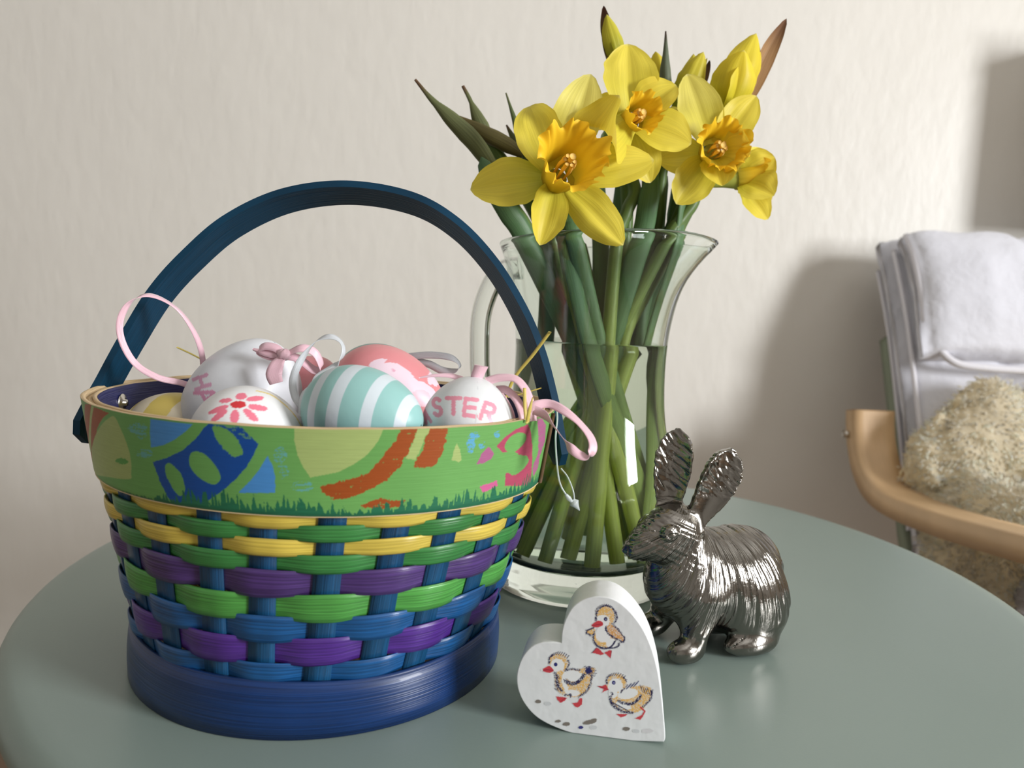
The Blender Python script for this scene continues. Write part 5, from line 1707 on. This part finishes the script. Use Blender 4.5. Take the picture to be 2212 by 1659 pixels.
# ------------------------------------------------------------------ armchair
MAT_COVER = material('white_cotton', (222, 222, 230), rough=0.85, sheen=0.2, bump=(30, 0.35, 0.012, 3.0))
MAT_PIPING = material('white_piping', (226, 224, 230), rough=0.8)
MAT_BIRCH = material('bent_birch', (208, 174, 132), rough=0.42, var=(14, 0.10), streak=(20, 900, 0.12, 0.1))
MAT_RAIL = material('rail_birch_shade_tint', (138, 148, 128), rough=0.6)  # birch rails: shade and greenish reflection are painted into this colour
ac = thing('armchair', 'armchair with white cushions and bent birch arms by the wall', 'armchair', (0.78, 0.85, 0))
AX0, AX1 = 0.535, 1.085        # cushion sides
def lounge_section(pts, th, n):
    C = catmull(pts, n)
    return C
def cushion(name, path, thick, x0, x1, puff, mat, nx=40, n=40, seams=None, end=0.022):
    """padded slab: path is the (y, z) front line from bottom to top; thickness goes back"""
    P = catmull([(y, z) for y, z in path], n)
    T = unit(np.gradient(P, axis=0))
    Nf = np.stack([-T[:, 1], T[:, 0]], 1)        # forward
    xs = np.linspace(0, 1, nx)
    k = 22
    prof = []
    rows = []
    for i, u in enumerate(np.linspace(0, 1, nx)):
        x = x0 + (x1 - x0) * u
        d = min(u, 1 - u) * (x1 - x0)
        e = math.sqrt(max(0.0, 1 - (1 - min(d / end, 1)) ** 2))
        row = []
        m_ = n - 1
        for j in range(n):
            t = j / m_
            dt = min(t, 1 - t)
            g = math.sqrt(max(0.0, 1 - (1 - min(dt / 0.06, 1)) ** 2))
            q = 0.0
            if seams:
                q = -0.010 * sum(math.exp(-((x - s) / 0.012) ** 2) for s in seams)
            f = (thick * 0.5 + puff * math.sin(math.pi * t) * min(1, d / 0.08) + q) * (0.25 + 0.75 * e * g)
            row.append((x, *(P[j] + Nf[j] * f)))
        for j in range(n - 1, -1, -1):
            t = j / m_
            dt = min(t, 1 - t)
            g = math.sqrt(max(0.0, 1 - (1 - min(dt / 0.06, 1)) ** 2))
            row.append((x, *(P[j] - Nf[j] * thick * 0.5 * (0.25 + 0.75 * e * g))))
        rows.append(row)
    V = np.array(rows).reshape(-1, 3)
    V[:, 2] += TZ
    V += 0.0022 * np.stack([vnoise(V * 26, 3), vnoise(V * 26, 4), vnoise(V * 26, 5)], 1)
    kk = 2 * n
    f = [list(r) for r in grid_faces(nx, kk, False, True)]
    f += [list(range(kk))[::-1], [(nx - 1) * kk + i for i in range(kk)]]
    o = mesh(name, V, f, mat, ac)
    return o, P, Nf
BACKP = [(0.955, -0.115), (0.985, -0.03), (1.02, 0.06), (1.062, 0.16), (1.105, 0.24), (1.135, 0.288)]
o, P, Nf = cushion('back_cushion', BACKP, 0.05, AX0, AX1, 0.014, MAT_COVER, nx=60, n=44, seams=(0.66, 0.81, 0.96))
def piping(name, pts, r=0.0032, parent=None):
    return tube(name, pts, r, MAT_PIPING, parent or ac, k=10, n=70)
piping('piping', [(AX0 + .006, P[j][0] + Nf[j][0] * .026, TZ + P[j][1] + Nf[j][1] * .026) for j in range(2, 40, 4)])
piping('piping', [(AX0 + .006, P[j][0] - Nf[j][0] * .024, TZ + P[j][1] - Nf[j][1] * .024) for j in range(2, 40, 4)])
# head cushion folded over the top of the back
HEADP = [(1.002, 0.128), (1.018, 0.165), (1.040, 0.215), (1.066, 0.262), (1.092, 0.290)]
o2, P2, N2 = cushion('head_cushion', HEADP, 0.05, AX0 + 0.010, AX1 - 0.010, 0.022, MAT_COVER, nx=60, n=34, seams=(0.70, 0.81, 0.92), end=0.03)
piping('piping', [(AX0 + .016, P2[j][0] + N2[j][0] * .010, TZ + P2[j][1] + N2[j][1] * .010) for j in range(33, 5, -4)] +
       [(AX0 + .035, 0.985, TZ + .130), (AX0 + .08, 0.978, TZ + .120), (AX0 + .2, 0.972, TZ + .119), (AX0 + .35, .972, TZ + .119), (AX1 - .06, .982, TZ + .124)], 0.005, ac)
# seat cushion, deep side towards the viewer
SEATP = [(0.52, -0.075), (0.62, -0.098), (0.74, -0.118), (0.88, -0.132), (0.97, -0.13)]
cushion('seat_cushion', SEATP[::-1], 0.10, AX0 + .005, AX1 - .005, 0.01, MAT_COVER, nx=40, n=36)
piping('piping', [(AX0 + .012, .93, TZ - .082), (AX0 + .012, .80, TZ - .072), (AX0 + .012, .66, TZ - .052), (AX0 + .012, .54, TZ - .030)])
piping('piping', [(AX0 + .004, .93, TZ - .178), (AX0 + .004, .80, TZ - .170), (AX0 + .004, .66, TZ - .150), (AX0 + .004, .54, TZ - .122)])
# bent birch arms with front legs and runners, one sweep each side
def arm(x0, x1):
    yz = [(1.012, 0.066), (1.008, 0.045), (0.998, 0.018), (0.978, -0.010), (0.945, -0.030), (0.89, -0.036), (0.80, -0.030), (0.70, -0.018), (0.58, -0.002), (0.47, 0.004), (0.40, -0.020), (0.375, -0.09),
          (0.372, -0.22), (0.372, -0.36), (0.378, -0.47), (0.41, -0.535), (0.47, -0.562), (0.62, -0.568), (0.85, -0.568), (1.08, -0.568)]
    pts = [((x0 + x1) / 2, y, TZ + z - 0.0125) for y, z in yz]
    return ribbon('arm', pts, (1, 0, 0), x1 - x0, 0.024, MAT_BIRCH, ac, n=180)
arm(0.460, 0.515)
arm(1.105, 1.160)
for x in (0.468, 1.15):
    tube('screw', [(x - .014, 1.012, TZ + .020), (x - .004, 1.010, TZ + .020)], [0.005, 0.0055, 0.004], MAT_STEEL, ac, k=14, n=6)
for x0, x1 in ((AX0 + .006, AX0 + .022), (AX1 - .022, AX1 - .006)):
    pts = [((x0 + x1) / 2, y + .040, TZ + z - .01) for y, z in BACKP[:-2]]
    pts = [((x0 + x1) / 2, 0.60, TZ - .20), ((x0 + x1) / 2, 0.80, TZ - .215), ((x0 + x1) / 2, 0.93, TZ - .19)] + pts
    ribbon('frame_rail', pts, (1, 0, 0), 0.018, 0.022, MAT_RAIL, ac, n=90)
for x in (0.545, 1.075):
    tube('rear_leg', [(x, 0.945, TZ - .10), (x, 0.955, TZ - .3), (x, 0.975, TZ - .555)], 0.011, MAT_COVER, ac, k=14, n=20)

# ------------------------------------------------------------------ sheepskin
MAT_SKIN = material('fleece', attr=True, rough=0.9, sheen=0.3, transl=0.5)
def sheepskin():
    h = 0.0037
    lo_, hi_ = np.array([0.50, 0.58, -0.26]), np.array([1.10, 1.06, 0.14])
    n = np.ceil((hi_ - lo_) / h).astype(int)
    ax = [lo_[i] + h * np.arange(n[i]) for i in range(3)]
    X, Y, Z = np.meshgrid(*ax, indexing='ij')
    def ell_(c, r):
        k0 = np.sqrt(((X - c[0]) / r[0]) ** 2 + ((Y - c[1]) / r[1]) ** 2 + ((Z - c[2]) / r[2]) ** 2)
        return (k0 - 1) * min(r)
    D = ell_((0.82, 0.945, 0.012), (0.28, 0.048, 0.108))
    D = smin(D, ell_((0.60, 0.945, -0.010), (0.078, 0.048, 0.092)), 0.03)           # against the back
    D = smin(D, ell_((0.80, 0.83, -0.045), (0.265, 0.14, 0.050)), 0.03)     # over the seat
    D = smin(D, ell_((0.575, 0.85, -0.135), (0.058, 0.11, 0.115)), 0.03)     # hanging over the near side
    D = smin(D, ell_((0.78, 0.70, -0.055), (0.22, 0.12, 0.045)), 0.03)
    P = np.stack([X.ravel(), Y.ravel(), Z.ravel()], 1)
    near = np.abs(D.ravel()) < 0.03
    cu = np.zeros(D.size)
    cu[near] = 0.005 * vnoise(P[near] * 20, 4) - 0.006 * np.abs(vnoise(P[near] * 50, 5)) - 0.002 * np.abs(vnoise(P[near] * 110, 6)) + 0.003
    D = D + cu.reshape(D.shape)
    V, q = surface_nets(D, lo_, h)
    nrm = np.zeros_like(V)
    fn = np.cross(V[q[:, 2]] - V[q[:, 0]], V[q[:, 3]] - V[q[:, 1]])
    for k in range(4):
        np.add.at(nrm, q[:, k], fn)
    nrm = unit(nrm)
    c = lin((246, 234, 206)) * (1 + 0.12 * vnoise(V * 30, 7) + 0.08 * vnoise(V * 120, 8))[:, None]
    V[:, 2] += TZ
    t = thing('sheepskin', 'curly cream sheepskin draped over the armchair seat', 'sheepskin', (0.78, 0.82, TZ - 0.10))
    mesh('hide', V, q, MAT_SKIN, t, colors=np.clip(c, 0, 1))
    # curls of wool
    m_ = 52000
    pick = RNG.integers(0, len(V), m_)
    ok = (nrm[pick, 1] < 0.35) & (V[pick, 0] < 0.95)
    pick = pick[ok]
    m_ = len(pick)
    b = V[pick] + RNG.normal(size=(m_, 3)) * 0.002
    flow = np.stack([vnoise(b * 22, 11), vnoise(b * 22, 12), vnoise(b * 22, 13) - 0.5], 1)
    d = unit(nrm[pick] * 1.0 + 0.8 * flow)
    d2 = unit(d + 0.8 * RNG.normal(size=(m_, 3)))
    Lh = RNG.uniform(0.004, 0.008, m_)[:, None]
    s = unit(np.cross(d, RNG.normal(size=(m_, 3))))
    w = RNG.uniform(0.0007, 0.0013, m_)[:, None]
    p1 = b + d * Lh * 0.55
    p2 = p1 + d2 * Lh * 0.45
    s2 = np.cross(d, s)
    VV = np.stack([b + s * w, b - s * w, b + s2 * w, p1 + s * w, p1 - s * w, p1 + s2 * w, p2], 1).reshape(-1, 3)
    base = (np.arange(m_) * 7)[:, None]
    fq = [[0, 1, 4, 3], [1, 2, 5, 4], [2, 0, 3, 5], [3, 4, 6, 6], [4, 5, 6, 6], [5, 3, 6, 6]]
    tri = [[0, 1, 4], [0, 4, 3], [1, 2, 5], [1, 5, 4], [2, 0, 3], [2, 3, 5], [3, 4, 6], [4, 5, 6], [5, 3, 6]]
    FF = (base[:, None, :] + np.array(tri)[None]).reshape(-1, 3)
    cc = lin((255, 250, 236)) * (1 + 0.14 * vnoise(b * 40, 9) + 0.06 * RNG.normal(size=m_))[:, None]
    wool = mesh('wool', VV, FF, MAT_SKIN, t, colors=np.clip(np.repeat(cc, 7, 0), 0, 1))
    wool['kind'] = 'stuff'
sheepskin()
